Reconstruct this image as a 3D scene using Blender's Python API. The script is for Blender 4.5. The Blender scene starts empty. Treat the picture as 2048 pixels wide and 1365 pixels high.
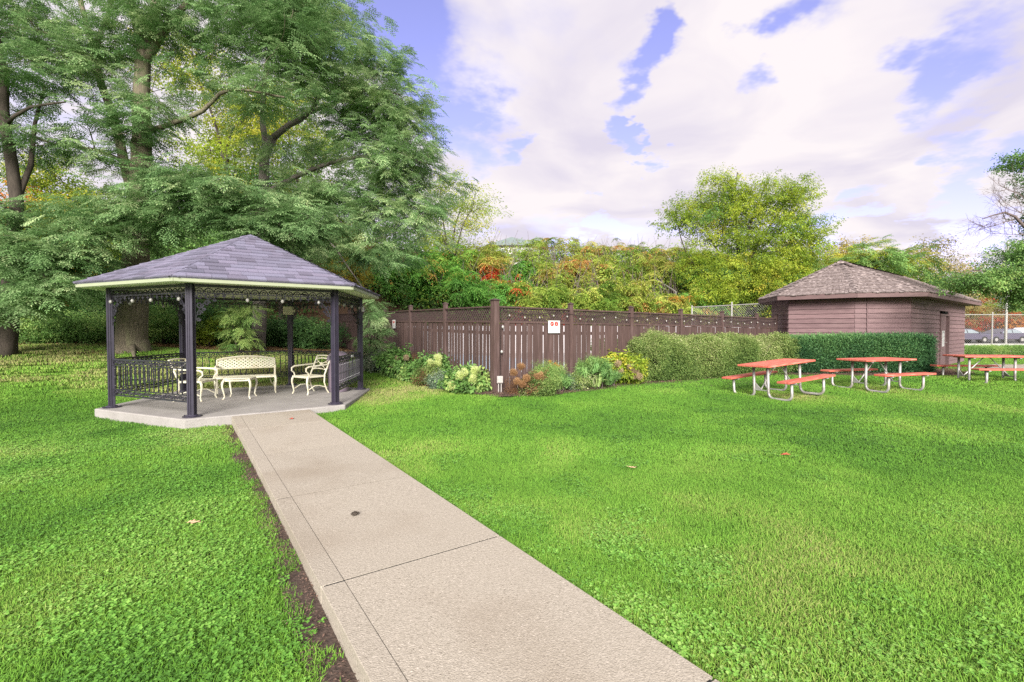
import bpy, math, random
import numpy as np
from math import sin, cos, pi, radians, sqrt, atan2, hypot

# ------------------------------------------------------------------ camera, sky, sun, exposure
SC = bpy.context.scene
COL = SC.collection
F, PITCH, EYE = 961.08, 0.023882, 1.52
cd = bpy.data.cameras.new('camera'); cam = bpy.data.objects.new('camera', cd); COL.objects.link(cam)
cd.sensor_width = 36.0; cd.lens = F / 2048 * 36; cd.clip_start = 0.05; cd.clip_end = 2000
cam.location = (0, 0, EYE); cam.rotation_euler = (pi / 2 - PITCH, 0, 0)
SC.camera = cam
SC.view_settings.view_transform = 'Standard'; SC.view_settings.look = 'None'
SC.view_settings.gamma = 1.0; SC.view_settings.use_curve_mapping = False
SC.view_settings.exposure = 1.35
SC.cycles.max_bounces = 8; SC.cycles.transparent_max_bounces = 8
SUN_EL, SUN_AZ = radians(26), radians(182)      # azimuth clockwise from +Y (view direction)

world = bpy.data.worlds.new('World'); SC.world = world; world.use_nodes = True
def build_world():
    nt = world.node_tree; N = nt.nodes.new; L = nt.links.new
    bg = nt.nodes['Background']; bg.inputs['Strength'].default_value = 0.1
    sky = N('ShaderNodeTexSky'); sky.sky_type = 'NISHITA'; sky.sun_disc = False
    sky.sun_elevation = SUN_EL; sky.sun_rotation = SUN_AZ
    tint = N('ShaderNodeMix'); tint.data_type = 'RGBA'; tint.blend_type = 'MULTIPLY'; tint.inputs[0].default_value = 1.0
    L(sky.outputs[0], tint.inputs[6]); tint.inputs[7].default_value = (1.12, .80, 1.15, 1)
    tc = N('ShaderNodeTexCoord'); sep = N('ShaderNodeSeparateXYZ'); L(tc.outputs['Generated'], sep.inputs[0])
    def M(op, a, b=None, c=None):
        m = N('ShaderNodeMath'); m.operation = op
        for i, v in enumerate((a, b, c)):
            if v is None: continue
            if isinstance(v, (int, float)): m.inputs[i].default_value = v
            else: L(v, m.inputs[i])
        return m.outputs[0]
    zz = M('ADD', M('MAXIMUM', sep.outputs[2], 0.0), 0.16)
    cmb = N('ShaderNodeCombineXYZ')
    L(M('DIVIDE', sep.outputs[0], zz), cmb.inputs[0]); L(M('DIVIDE', sep.outputs[1], zz), cmb.inputs[1])
    n1 = N('ShaderNodeTexNoise'); n1.inputs['Scale'].default_value = 1.15; n1.inputs['Detail'].default_value = 6.0
    n1.inputs['Roughness'].default_value = 0.52; n1.inputs['Distortion'].default_value = 0.35
    off = N('ShaderNodeVectorMath'); off.operation = 'ADD'; L(cmb.outputs[0], off.inputs[0]); off.inputs[1].default_value = (3.1, 7.4, 0)
    L(off.outputs[0], n1.inputs['Vector'])
    n2 = N('ShaderNodeTexNoise'); n2.inputs['Scale'].default_value = 3.2; n2.inputs['Detail'].default_value = 5.0
    n2.inputs['Roughness'].default_value = 0.6; L(off.outputs[0], n2.inputs['Vector'])
    dens = n1.outputs[0]
    # gaps between the clouds: directions (pixel of the photo), radius, depth
    wob = N('ShaderNodeVectorMath'); wob.operation = 'SCALE'; 
    wsub = N('ShaderNodeVectorMath'); wsub.operation = 'SUBTRACT'; L(n2.outputs[1], wsub.inputs[0]); wsub.inputs[1].default_value = (.5, .5, .5)
    L(wsub.outputs[0], wob.inputs[0]); wob.inputs['Scale'].default_value = 0.26
    dirv = N('ShaderNodeVectorMath'); dirv.operation = 'ADD'; L(tc.outputs['Generated'], dirv.inputs[0]); L(wob.outputs[0], dirv.inputs[1])
    gaps = [(735, 25, .13, .24), (830, 60, .11, .22), (880, 200, .11, .17), (900, 280, .12, .2), (985, 295, .08, .19), (1055, 310, 0.050, 0.34), (1300, 120, .06, .24), (1285, 185, .05, .22), (1335, 60, .065, .24), (1345, 20, .05, .2),
            (1235, 270, 0.055, 0.38), (1310, 310, 0.055, 0.38), (1265, 290, 0.044, 0.34), (1520, 60, .06, .22), (1480, 140, .05, .18), (1590, 30, .07, .15), (1690, 415, 0.055, 0.38), (1850, 190, .07, .22), (1960, 100, .08, .16), (1900, 400, 0.066, 0.30), (1930, 480, 0.077, 0.36),
            (1210, 445, 0.050, 0.36), (1130, 490, 0.055, 0.34), (640, 30, .1, .2), (1980, 300, 0.077, 0.26)]
    for (px, py, rad, dep) in gaps:
        x, y = (px - 1024) / F, -(py - 682.5) / F
        d = np.array([x, cos(PITCH) + y * sin(PITCH), -sin(PITCH) + y * cos(PITCH)]); d /= np.linalg.norm(d)
        ds = N('ShaderNodeVectorMath'); ds.operation = 'DISTANCE'; L(dirv.outputs[0], ds.inputs[0]); ds.inputs[1].default_value = tuple(d)
        mr = N('ShaderNodeMapRange'); mr.interpolation_type = 'SMOOTHSTEP'
        L(ds.outputs['Value'], mr.inputs[0]); mr.inputs[1].default_value = 0; mr.inputs[2].default_value = rad * 1.12; mr.inputs[3].default_value = dep; mr.inputs[4].default_value = 0
        dens = M('SUBTRACT', dens, mr.outputs[0])
    cov = N('ShaderNodeMapRange'); cov.interpolation_type = 'SMOOTHSTEP'; L(dens, cov.inputs[0])
    cov.inputs[1].default_value = 0.24; cov.inputs[2].default_value = 0.45; cov.inputs[3].default_value = .06
    # cloud shade: thicker parts a little greyer-lilac
    cr = N('ShaderNodeValToRGB'); n3 = N('ShaderNodeTexNoise'); n3.inputs['Scale'].default_value = 1.9; n3.inputs['Detail'].default_value = 5.0; n3.inputs['Roughness'].default_value = .5; n3.inputs['Distortion'].default_value = .6; L(off.outputs[0], n3.inputs['Vector']); L(n3.outputs[0], cr.inputs[0])
    cr.color_ramp.elements[0].position = .34; cr.color_ramp.elements[0].color = (3.05, 2.85, 3.35, 1)
    cr.color_ramp.elements[1].position = .6; cr.color_ramp.elements[1].color = (3.95, 3.68, 3.75, 1)
    mx = N('ShaderNodeMix'); mx.data_type = 'RGBA'; L(cov.outputs[0], mx.inputs[0]); L(tint.outputs[2], mx.inputs[6]); L(cr.outputs[0], mx.inputs[7])
    L(mx.outputs[2], bg.inputs['Color'])
build_world()
sd = bpy.data.lights.new('sun', 'SUN'); sun = bpy.data.objects.new('sun', sd); COL.objects.link(sun)
sd.energy = 3.9; sd.angle = radians(30); sd.color = (1, .96, .9)
_s = np.array([sin(SUN_AZ) * cos(SUN_EL), cos(SUN_AZ) * cos(SUN_EL), sin(SUN_EL)])
from mathutils import Vector, Matrix, Euler
sun.rotation_euler = Vector(_s).to_track_quat('Z', 'Y').to_euler(); sun.location = (0, -20, 40)

# ------------------------------------------------------------------ helpers
rng = np.random.default_rng(7); random.seed(7)
def at(px, py, Y):
    "the point seen at pixel (px, py) of the photograph at distance Y"
    x, y = (px - 1024) / F, -(py - 682.5) / F
    r1, r2 = cos(PITCH) + y * sin(PITCH), -sin(PITCH) + y * cos(PITCH)
    t = Y / r1
    return np.array([x * t, Y, EYE + r2 * t])
OFF = {}
def tag(o, label=None, cat=None, group=None, kind=None):
    if label: o['label'] = label
    if cat: o['category'] = cat
    if group: o['group'] = group
    if kind: o['kind'] = kind
    return o
def thing(name, label, cat, loc=(0, 0, 0), rz=0, group=None):
    o = bpy.data.objects.new(name, None); COL.objects.link(o); o.empty_display_size = .2
    o.location = loc; o.rotation_euler = (0, 0, rz); OFF[o.name] = np.array(loc, float) if rz == 0 else np.zeros(3)
    return tag(o, label, cat, group)
class MB:
    def __init__(s): s.v = []; s.f = []; s.n = 0
    def add(s, verts, faces):
        s.v.extend([tuple(map(float, p)) for p in verts]); s.f.extend([tuple(i + s.n for i in f) for f in faces]); s.n += len(verts)
    def box(s, x0, x1, y0, y1, z0, z1):
        s.hexa([(x0, y0, z0), (x1, y0, z0), (x1, y1, z0), (x0, y1, z0), (x0, y0, z1), (x1, y0, z1), (x1, y1, z1), (x0, y1, z1)])
    def hexa(s, p): s.add(p, [(3, 2, 1, 0), (4, 5, 6, 7), (0, 1, 5, 4), (1, 2, 6, 5), (2, 3, 7, 6), (3, 0, 4, 7)])
    def beam(s, a, b, w, h, up=(0, 0, 1)):
        a, b = np.array(a, float), np.array(b, float); d = b - a; d /= np.linalg.norm(d) + 1e-9
        u = np.array(up, float); sd_ = np.cross(d, u); sd_ /= np.linalg.norm(sd_) + 1e-9; u = np.cross(sd_, d)
        q = lambda c, i, j: c + sd_ * w / 2 * i + u * h / 2 * j
        s.hexa([q(a, -1, -1), q(a, 1, -1), q(b, 1, -1), q(b, -1, -1), q(a, -1, 1), q(a, 1, 1), q(b, 1, 1), q(b, -1, 1)])
    def tube(s, pts, r, n=6, cap=True):
        pts = [np.array(p, float) for p in pts]; m = len(pts)
        rs = list(r) if hasattr(r, '__len__') else [r] * m
        base = s.n; prev = None; vs = []
        for i in range(m):
            d = pts[min(i + 1, m - 1)] - pts[max(i - 1, 0)]; d = d / (np.linalg.norm(d) + 1e-9)
            if prev is None:
                a = np.array([0, 0, 1.]) if abs(d[2]) < .9 else np.array([1., 0, 0]); u = np.cross(d, a)
            else: u = prev - d * np.dot(prev, d)
            u /= np.linalg.norm(u) + 1e-9; prev = u; w = np.cross(d, u)
            for k in range(n):
                t = 2 * pi * k / n; vs.append(pts[i] + rs[i] * (cos(t) * u + sin(t) * w))
        fs = [(i * n + k, i * n + (k + 1) % n, (i + 1) * n + (k + 1) % n, (i + 1) * n + k) for i in range(m - 1) for k in range(n)]
        if cap: fs += [tuple(range(n))[::-1], tuple((m - 1) * n + k for k in range(n))]
        s.add(vs, fs)
    def lathe(s, prof, n=12, c=(0, 0, 0)):
        vs = [(c[0] + r * cos(2 * pi * k / n), c[1] + r * sin(2 * pi * k / n), c[2] + z) for r, z in prof for k in range(n)]
        fs = [(i * n + k, i * n + (k + 1) % n, (i + 1) * n + (k + 1) % n, (i + 1) * n + k) for i in range(len(prof) - 1) for k in range(n)]
        fs += [tuple(range(n))[::-1], tuple((len(prof) - 1) * n + k for k in range(n))]
        s.add(vs, fs)
    def prism(s, poly, z0, z1):
        n = len(poly); s.add([(x, y, z0) for x, y in poly] + [(x, y, z1) for x, y in poly],
              [tuple(range(n))[::-1], tuple(range(n, 2 * n))] + [(i, (i + 1) % n, n + (i + 1) % n, n + i) for i in range(n)])
    def mesh(s, name, mat, off=None, smooth=False):
        me = bpy.data.meshes.new(name)
        v = s.v if off is None else [(a - off[0], b - off[1], c - off[2]) for a, b, c in s.v]
        me.from_pydata(v, [], s.f)
        if mat: me.materials.append(mat)
        if smooth: me.polygons.foreach_set('use_smooth', [True] * len(me.polygons))
        me.update(); return me
    def build(s, name, mat, parent=None, smooth=False, kind=None, label=None, bevel=0):
        off = OFF.get(parent.name) if parent else None
        o = bpy.data.objects.new(name, s.mesh(name, mat, off, smooth)); COL.objects.link(o)
        if parent: o.parent = parent; OFF[o.name] = off if off is not None else np.zeros(3)
        if kind: o['kind'] = kind
        if label: o['label'] = label
        if bevel:
            b = o.modifiers.new('bevel', 'BEVEL'); b.width = bevel; b.segments = 2; b.limit_method = 'ANGLE'
        return o
def inst(name, me, parent, loc, rot=(0, 0, 0), scale=(1, 1, 1)):
    off = OFF.get(parent.name, np.zeros(3)); o = bpy.data.objects.new(name, me); COL.objects.link(o)
    o.parent = parent; o.location = (loc[0] - off[0], loc[1] - off[1], loc[2] - off[2]); o.rotation_euler = rot; o.scale = scale
    OFF[o.name] = np.zeros(3)
    return o
def copy_tree(o, parent=None):
    c = o.copy(); COL.objects.link(c)
    if parent: c.parent = parent
    for ch in list(o.children): copy_tree(ch, c)
    return c

# ------------------------------------------------------------------ materials
def new_mat(name):
    m = bpy.data.materials.new(name); m.use_nodes = True; return m, m.node_tree, m.node_tree.nodes['Principled BSDF']
def mat(name, c1, c2=None, scale=8.0, rough=.75, var=0.0, bump=0.0, bscale=40.0, metal=0.0, stretch=(1, 1, 1), coords='Object', c3=None, s3=1.5, detail=5, w3=.6, spec=.3, hue=0.0):
    m, nt, bs = new_mat(name); N = nt.nodes.new; L = nt.links.new
    bs.inputs['Roughness'].default_value = rough; bs.inputs['Metallic'].default_value = metal; bs.inputs['Specular IOR Level'].default_value = spec
    if c2 is None: c2 = tuple(x * .8 for x in c1)
    tc = N('ShaderNodeTexCoord')
    if coords == 'World':
        g = N('ShaderNodeNewGeometry'); src = g.outputs['Position']
    else: src = tc.outputs[coords]
    mp = N('ShaderNodeMapping'); mp.inputs['Scale'].default_value = stretch; L(src, mp.inputs[0])
    oi = N('ShaderNodeObjectInfo'); sh = N('ShaderNodeVectorMath'); sh.operation = 'SCALE'
    cx = N('ShaderNodeCombineXYZ')
    for i in range(3): L(oi.outputs['Random'], cx.inputs[i])
    L(cx.outputs[0], sh.inputs[0]); sh.inputs['Scale'].default_value = 37.0 if coords == 'Object' else 0.0
    ad = N('ShaderNodeVectorMath'); ad.operation = 'ADD'; L(mp.outputs[0], ad.inputs[0]); L(sh.outputs[0], ad.inputs[1])
    no = N('ShaderNodeTexNoise'); no.inputs['Scale'].default_value = scale; no.inputs['Detail'].default_value = detail; no.inputs['Roughness'].default_value = .6; L(ad.outputs[0], no.inputs['Vector'])
    cr = N('ShaderNodeValToRGB'); cr.color_ramp.elements[0].position = .32; cr.color_ramp.elements[1].position = .68
    cr.color_ramp.elements[0].color = (*c2, 1); cr.color_ramp.elements[1].color = (*c1, 1); L(no.outputs[0], cr.inputs[0])
    out = cr.outputs[0]
    if c3 is not None:
        n3 = N('ShaderNodeTexNoise'); n3.inputs['Scale'].default_value = s3; n3.inputs['Detail'].default_value = 4; L(ad.outputs[0], n3.inputs['Vector'])
        r3 = N('ShaderNodeMapRange'); L(n3.outputs[0], r3.inputs[0]); r3.inputs[1].default_value = .5; r3.inputs[2].default_value = .68; r3.inputs[4].default_value = w3
        mx = N('ShaderNodeMix'); mx.data_type = 'RGBA'; L(r3.outputs[0], mx.inputs[0]); L(out, mx.inputs[6]); mx.inputs[7].default_value = (*c3, 1); out = mx.outputs[2]
    if var or hue:
        hs = N('ShaderNodeHueSaturation'); mr = N('ShaderNodeMapRange'); L(oi.outputs['Random'], mr.inputs[0])
        mr.inputs[3].default_value = 1 - var; mr.inputs[4].default_value = 1 + var; L(mr.outputs[0], hs.inputs['Value']); L(out, hs.inputs['Color']); out = hs.outputs[0]
        if hue:
            wn = N('ShaderNodeTexWhiteNoise'); wn.noise_dimensions = '1D'; L(oi.outputs['Random'], wn.inputs['W'])
            m2 = N('ShaderNodeMapRange'); L(wn.outputs['Value'], m2.inputs[0]); m2.inputs[3].default_value = .5 - hue; m2.inputs[4].default_value = .5 + hue; L(m2.outputs[0], hs.inputs['Hue'])
    L(out, bs.inputs['Base Color'])
    if bump:
        nb = N('ShaderNodeTexNoise'); nb.inputs['Scale'].default_value = bscale; nb.inputs['Detail'].default_value = 6; L(ad.outputs[0], nb.inputs['Vector'])
        bp = N('ShaderNodeBump'); bp.inputs['Strength'].default_value = bump; bp.inputs['Distance'].default_value = .02; L(nb.outputs[0], bp.inputs['Height']); L(bp.outputs[0], bs.inputs['Normal'])
    return m
def leaf_mat(name, stops, rough=.55, trans=.35, isl=.35, var=.2, lift=0.0):
    "colour by the tuft's own tint, leaf by leaf variation, light passing through"
    m, nt, bs = new_mat(name); N = nt.nodes.new; L = nt.links.new
    a = N('ShaderNodeAttribute'); a.attribute_type = 'INSTANCER'; a.attribute_name = 'tint'
    g = N('ShaderNodeNewGeometry'); oi = N('ShaderNodeObjectInfo')
    ma = N('ShaderNodeMath'); ma.operation = 'MULTIPLY_ADD'; L(g.outputs['Random Per Island'], ma.inputs[0]); ma.inputs[1].default_value = isl; 
    sb = N('ShaderNodeMath'); sb.operation = 'SUBTRACT'; L(a.outputs['Fac'], sb.inputs[0]); sb.inputs[1].default_value = isl / 2; L(sb.outputs[0], ma.inputs[2])
    cr = N('ShaderNodeValToRGB'); el = cr.color_ramp.elements
    while len(el) < len(stops): el.new(.5)
    for e, (p, c) in zip(el, stops): e.position = p; e.color = (*c, 1)
    L(ma.outputs[0], cr.inputs[0])
    hs = N('ShaderNodeHueSaturation'); mr = N('ShaderNodeMapRange'); L(oi.outputs['Random'], mr.inputs[0]); mr.inputs[3].default_value = 1 - var; mr.inputs[4].default_value = 1 + var
    L(mr.outputs[0], hs.inputs['Value']); L(cr.outputs[0], hs.inputs['Color'])
    L(hs.outputs[0], bs.inputs['Base Color']); bs.inputs['Roughness'].default_value = rough; bs.inputs['Specular IOR Level'].default_value = .25
    if lift:
        vm = N('ShaderNodeMix'); vm.data_type = 'VECTOR'; vm.inputs[0].default_value = lift; L(g.outputs['Normal'], vm.inputs[4]); vm.inputs[5].default_value = (0, 0, 1)
        nz = N('ShaderNodeVectorMath'); nz.operation = 'NORMALIZE'; L(vm.outputs[1], nz.inputs[0]); L(nz.outputs[0], bs.inputs['Normal'])
    tr = N('ShaderNodeBsdfTranslucent'); L(hs.outputs[0], tr.inputs[0]); mx = N('ShaderNodeMixShader'); mx.inputs[0].default_value = trans
    out = nt.nodes['Material Output']; L(bs.outputs[0], mx.inputs[1]); L(tr.outputs[0], mx.inputs[2]); L(mx.outputs[0], out.inputs['Surface'])
    return m
M = {}
M['black'] = mat('black_iron', (.018, .016, .022), (.03, .028, .04), rough=.32, spec=.6)
M['post'] = mat('post_paint', (.035, .03, .048), (.026, .022, .036), rough=.35, spec=.5)
M['shingle'] = mat('asphalt_shingle', (.185, .17, .235), (.12, .112, .155), scale=60, rough=.9, var=.28, bump=.4, bscale=160, hue=.015)
M['soffit'] = mat('cream_soffit_lifted', (.80, .83, .60), (.75, .78, .55), scale=2, rough=.7)  # trim cream again, lightened to offset the shade under the eave
M['cream'] = mat('cream_trim', (.31, .335, .225), (.27, .295, .195), scale=2, rough=.6)
M['ceiling'] = mat('cream_ceiling', (.82, .80, .66), (.76, .74, .6), scale=3, rough=.7)
M['furn'] = mat('cream_cast_metal', (.64, .615, .49), (.57, .54, .41), scale=14, rough=.45, c3=(.45, .36, .22), s3=9, w3=.5, spec=.4)
M['pad'] = mat('concrete_pad', (.31, .29, .275), (.245, .228, .215), scale=3, rough=.85, c3=(.2, .18, .17), s3=1.2, w3=.35, bump=.15, bscale=90, coords='World')
M['walk'] = mat('concrete_walk', (.39, .345, .285), (.29, .255, .205), scale=55, rough=.9, c3=(.26, .215, .165), s3=.7, w3=.7, bump=.4, bscale=120, coords='World', detail=8, var=.05)
M['soil'] = mat('soil', (.10, .07, .055), (.05, .035, .03), scale=30, rough=.95, bump=.8, bscale=60, coords='World')
M['mulch'] = mat('bark_mulch', (.13, .085, .065), (.06, .04, .032), scale=26, rough=.95, bump=.9, bscale=70, coords='World', c3=(.2, .14, .11), s3=14, w3=.5)
M['chip'] = mat('mulch_chip', (.16, .10, .075), (.08, .05, .04), rough=.9, var=.4)
M['fence'] = mat('brown_fence', (.086, .052, .046), (.058, .036, .032), scale=6, rough=.7, var=.13, stretch=(6, 6, .6), bump=.25, bscale=30, c3=(.12, .082, .078), s3=3, w3=.55)
M['fence_dark'] = mat('brown_lattice', (.072, .046, .044), (.054, .035, .034), rough=.75)
M['shed'] = mat('shed_board', (.18, .112, .115), (.13, .08, .083), scale=5, rough=.7, var=.10, stretch=(.7, .7, 6), bump=.2, bscale=40, c3=(.22, .15, .145), s3=2.5, w3=.35)
M['shedtrim'] = mat('shed_trim', (.15, .095, .092), (.11, .068, .068), scale=5, rough=.7, stretch=(1, 1, 5))
M['shake'] = mat('cedar_shake', (.20, .16, .15), (.105, .08, .076), scale=9, rough=.9, bump=.4, bscale=40, c3=(.36, .30, .285), s3=7, w3=.8, coords='World', stretch=(1.5, 1.5, .5))
M['red'] = mat('red_plank', (.54, .125, .085), (.42, .085, .06), scale=7, rough=.6, var=.10, stretch=(.8, 8, 8), c3=(.60, .27, .20), s3=5, w3=.75)
M['galv'] = mat('galvanised_steel', (.42, .41, .39), (.30, .29, .275), scale=16, rough=.45, metal=.35, c3=(.35, .27, .2), s3=6, w3=.3)
M['white'] = mat('white_plastic', (.62, .61, .59), (.56, .55, .54), rough=.5)
M['outlet'] = mat('grey_plastic', (.36, .33, .31), (.28, .25, .24), scale=20, rough=.6)
M['signred'] = mat('sign_red', (.50, .045, .035), (.44, .04, .03), rough=.5)
M['signink'] = mat('sign_ink', (.20, .22, .22), rough=.6)
M['plaque'] = mat('cream_plaque', (.66, .62, .44), (.6, .56, .38), rough=.6)
M['deck'] = mat('pool_deck', (.45, .42, .42), (.4, .37, .37), scale=2, rough=.85, coords='World')
M['poolwall'] = mat('pool_wall', (.46, .43, .44), (.4, .38, .39), scale=2, rough=.8, coords='World')
M['water'] = mat('pool_water', (.10, .34, .52), (.08, .28, .46), scale=1.5, rough=.12, coords='World')
M['bark'] = mat('tree_bark', (.18, .15, .108), (.075, .064, .046), scale=9, rough=.95, stretch=(3.5, 3.5, .55), bump=1.0, bscale=14, coords='World', c3=(.2, .205, .11), s3=1.2, w3=.45)
M['bark_grey'] = mat('grey_bark', (.17, .145, .128), (.09, .078, .07), scale=9, rough=.95, stretch=(3, 3, .6), bump=.6, bscale=18, coords='World')
M['bark_dark'] = mat('dark_bark', (.075, .06, .048), (.04, .032, .026), scale=9, rough=.95, stretch=(3, 3, .6), coords='World')
M['twig'] = mat('grey_twig', (.16, .12, .115), (.09, .07, .068), rough=.9)
M['retain'] = mat('timber_wall', (.12, .09, .085), (.07, .05, .05), scale=6, rough=.9, stretch=(.6, .6, 4), var=.12, bump=.4)
M['bulb'] = mat('glass_bulb', (.34, .325, .30), (.28, .27, .25), rough=.15, spec=.6)
M['cable'] = mat('black_cable', (.02, .018, .018), rough=.6)
M['road'] = mat('asphalt', (.07, .07, .072), (.05, .05, .052), scale=6, rough=.9, coords='World')
M['kerb'] = mat('pale_kerb', (.5, .48, .45), (.4, .38, .36), rough=.85)
M['carpaint'] = mat('violet_grey_paint', (.085, .075, .115), (.075, .066, .10), rough=.25, spec=.6)
M['carwhite'] = mat('white_paint', (.72, .72, .74), (.7, .7, .72), rough=.25, spec=.6)
M['glass'] = mat('sky_reflection_glass', (.22, .26, .28), (.18, .21, .23), rough=.1, spec=.6)  # reflected sky put into the base colour as a paler tone
M['rubber'] = mat('rubber', (.02, .02, .02), rough=.8)
M['rooffar'] = mat('grey_green_roof', (.17, .21, .2), (.13, .16, .155), scale=2, rough=.85)
M['binlid'] = mat('bin_plastic', (.19, .15, .19), (.15, .12, .15), rough=.35, spec=.5)
M['orange'] = mat('orange_plastic', (.6, .22, .08), (.5, .18, .06), rough=.5)
M['deadleaf'] = mat('fallen_leaf', (.42, .25, .13), (.3, .16, .08), rough=.8, var=.3)

def add_specks(m, sc, dark, light):
    "exposed aggregate: small dark pits and pale stones"
    nt = m.node_tree; N = nt.nodes.new; L = nt.links.new; bs = nt.nodes['Principled BSDF']; src = bs.inputs['Base Color'].links[0].from_socket
    g = N('ShaderNodeNewGeometry'); no = N('ShaderNodeTexNoise'); no.inputs['Scale'].default_value = sc; no.inputs['Detail'].default_value = 2; L(g.outputs['Position'], no.inputs['Vector'])
    n2 = N('ShaderNodeTexNoise'); n2.inputs['Scale'].default_value = sc * .04; n2.inputs['Detail'].default_value = 3; L(g.outputs['Position'], n2.inputs['Vector'])
    for lo, hi, c in ((.40, .30, dark), (.62, .70, light)):
        mr = N('ShaderNodeMapRange'); L(no.outputs[0], mr.inputs[0]); mr.inputs[1].default_value = lo; mr.inputs[2].default_value = hi
        mu = N('ShaderNodeMath'); mu.operation = 'MULTIPLY'; L(mr.outputs[0], mu.inputs[0]); L(n2.outputs[0], mu.inputs[1])
        mx = N('ShaderNodeMix'); mx.data_type = 'RGBA'; L(mu.outputs[0], mx.inputs[0]); L(src, mx.inputs[6]); mx.inputs[7].default_value = (*c, 1); src = mx.outputs[2]
    L(src, bs.inputs['Base Color'])
add_specks(M['walk'], 95, (.10, .08, .06), (.62, .55, .47)); add_specks(M['pad'], 60, (.12, .11, .10), (.42, .4, .38))

# ------------------------------------------------------------------ terrain
TP = np.array([(0,0,-.2),(0,2.3,-.2),(-4,4,-.18),(-8,4,-.18),(-14,5,-.1),(5,4,-.22),(10,5,-.2),(16,8,-.12),(-4.5,8.2,-.18),(-8.3,8.8,-.19),(-2.9,9.4,-.12),(-3.2,12.6,-.06),(-6,13.9,-.03),(-8.6,12.2,-.06),(0,8,-.1),(-.34,10.3,.06),(.3,11.2,.08),(-1.8,13.4,.15),(-3.2,15.6,.22),(-4.74,17.9,.35),(-7,22,.5),(-9.1,24.9,.6),(1.5,12.4,.08),(5.3,15.1,.06),(10.2,18.7,.05),(6.18,11.14,-.03),(9.2,12.12,.0),(12,12.8,.0),(3,7,-.16),(8,8,-.12),(17.5,19,.03),(14.5,16.2,.12),(10,16,.14),(11.8,14.9,.18),(13.4,14.5,.18),(16.5,17.4,.03),(2,3,-.1),(-1,7,-.08),(1.5,5,-.1),(-12,11,.1),(-11.5,15,.78),(-14,15,.98),(-18,15,1.1),(-10,20,.72),(-14,11.5,.3),(-20,10,.4),(20,15,0),(27,26,.1),(40,45,-.1),(10,30,.1),(0,25,.2),(-9,27,.8),(-14,22,1.0),(-20,22,1.3),(0,-10,-.2),(30,5,-.1),(-30,10,.6)])
_n = len(TP)
def _K(a, b): return np.sqrt(((a[:, None] - b[None]) ** 2).sum(2))
_M = np.zeros((_n + 3, _n + 3)); _M[:_n, :_n] = _K(TP[:, :2], TP[:, :2]) - np.eye(_n) * .15
_M[:_n, _n] = 1; _M[:_n, _n + 1:] = TP[:, :2]; _M[_n, :_n] = 1; _M[_n + 1:, :_n] = TP[:, :2].T
_w = np.linalg.solve(_M, np.r_[TP[:, 2], 0, 0, 0])
FC = np.array([-.39, 11.0]); FR = np.array([1.895, 1.37]); FL = np.array([-1.45, 2.31])   # fence corner and one bay along each side
def pool_depth(x, y):
    "how far inside the fenced pool yard a point lies (m)"
    nr = np.array([-FR[1], FR[0]]) / np.linalg.norm(FR); nl = np.array([FL[1], -FL[0]]) / np.linalg.norm(FL)
    a = (x - FC[0]) * nr[0] + (y - FC[1]) * nr[1]; b = (x - FC[0]) * nl[0] + (y - FC[1]) * nl[1]
    return np.minimum(np.minimum(a, b), 32.0 - y)
def sst(t): t = np.clip(t, 0, 1); return t * t * (3 - 2 * t)
def foot(x): return np.interp(x, [-60, -16, -9.5, -8, 30], [24, 22.6, 26.2, 30.4, 31])
def terr(x, y):
    x = np.atleast_1d(np.asarray(x, float)).ravel(); y = np.atleast_1d(np.asarray(y, float)).ravel()
    q = np.c_[np.clip(x, -32, 42), np.clip(y, -10, 45)]
    z = _K(q, TP[:, :2]) @ _w[:_n] + _w[_n] + q @ _w[_n + 1:]
    d = y - foot(x); ang = x / np.maximum(y, 1)
    fall = sst((.74 - ang) / .22)
    hill = 10.0 * (1 - np.exp(-np.maximum(d - .3, 0) * .065)) + .85 * sst(d / .5) * sst((-4 - x) / 4)
    z = z + hill * fall * (y > 5)
    z = z - .5 * sst((pool_depth(x, y) - .25) / .6)
    return z
def tz(x, y): return float(terr(x, y)[0])

def sheet(name, xs, ys, fn, m, **kw):
    X, Y = np.meshgrid(xs, ys); Z = fn(X, Y).reshape(X.shape)
    nx, ny = len(xs), len(ys)
    me = bpy.data.meshes.new(name)
    v = np.c_[X.ravel(), Y.ravel(), Z.ravel()]
    i = np.arange((ny - 1) * (nx - 1)); r, c = i // (nx - 1), i % (nx - 1); a = r * nx + c
    me.from_pydata(v.tolist(), [], np.c_[a, a + 1, a + nx + 1, a + nx].tolist()); me.materials.append(m)
    me.polygons.foreach_set('use_smooth', [True] * len(me.polygons))
    o = bpy.data.objects.new(name, me); COL.objects.link(o); return tag(o, **kw)

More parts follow.
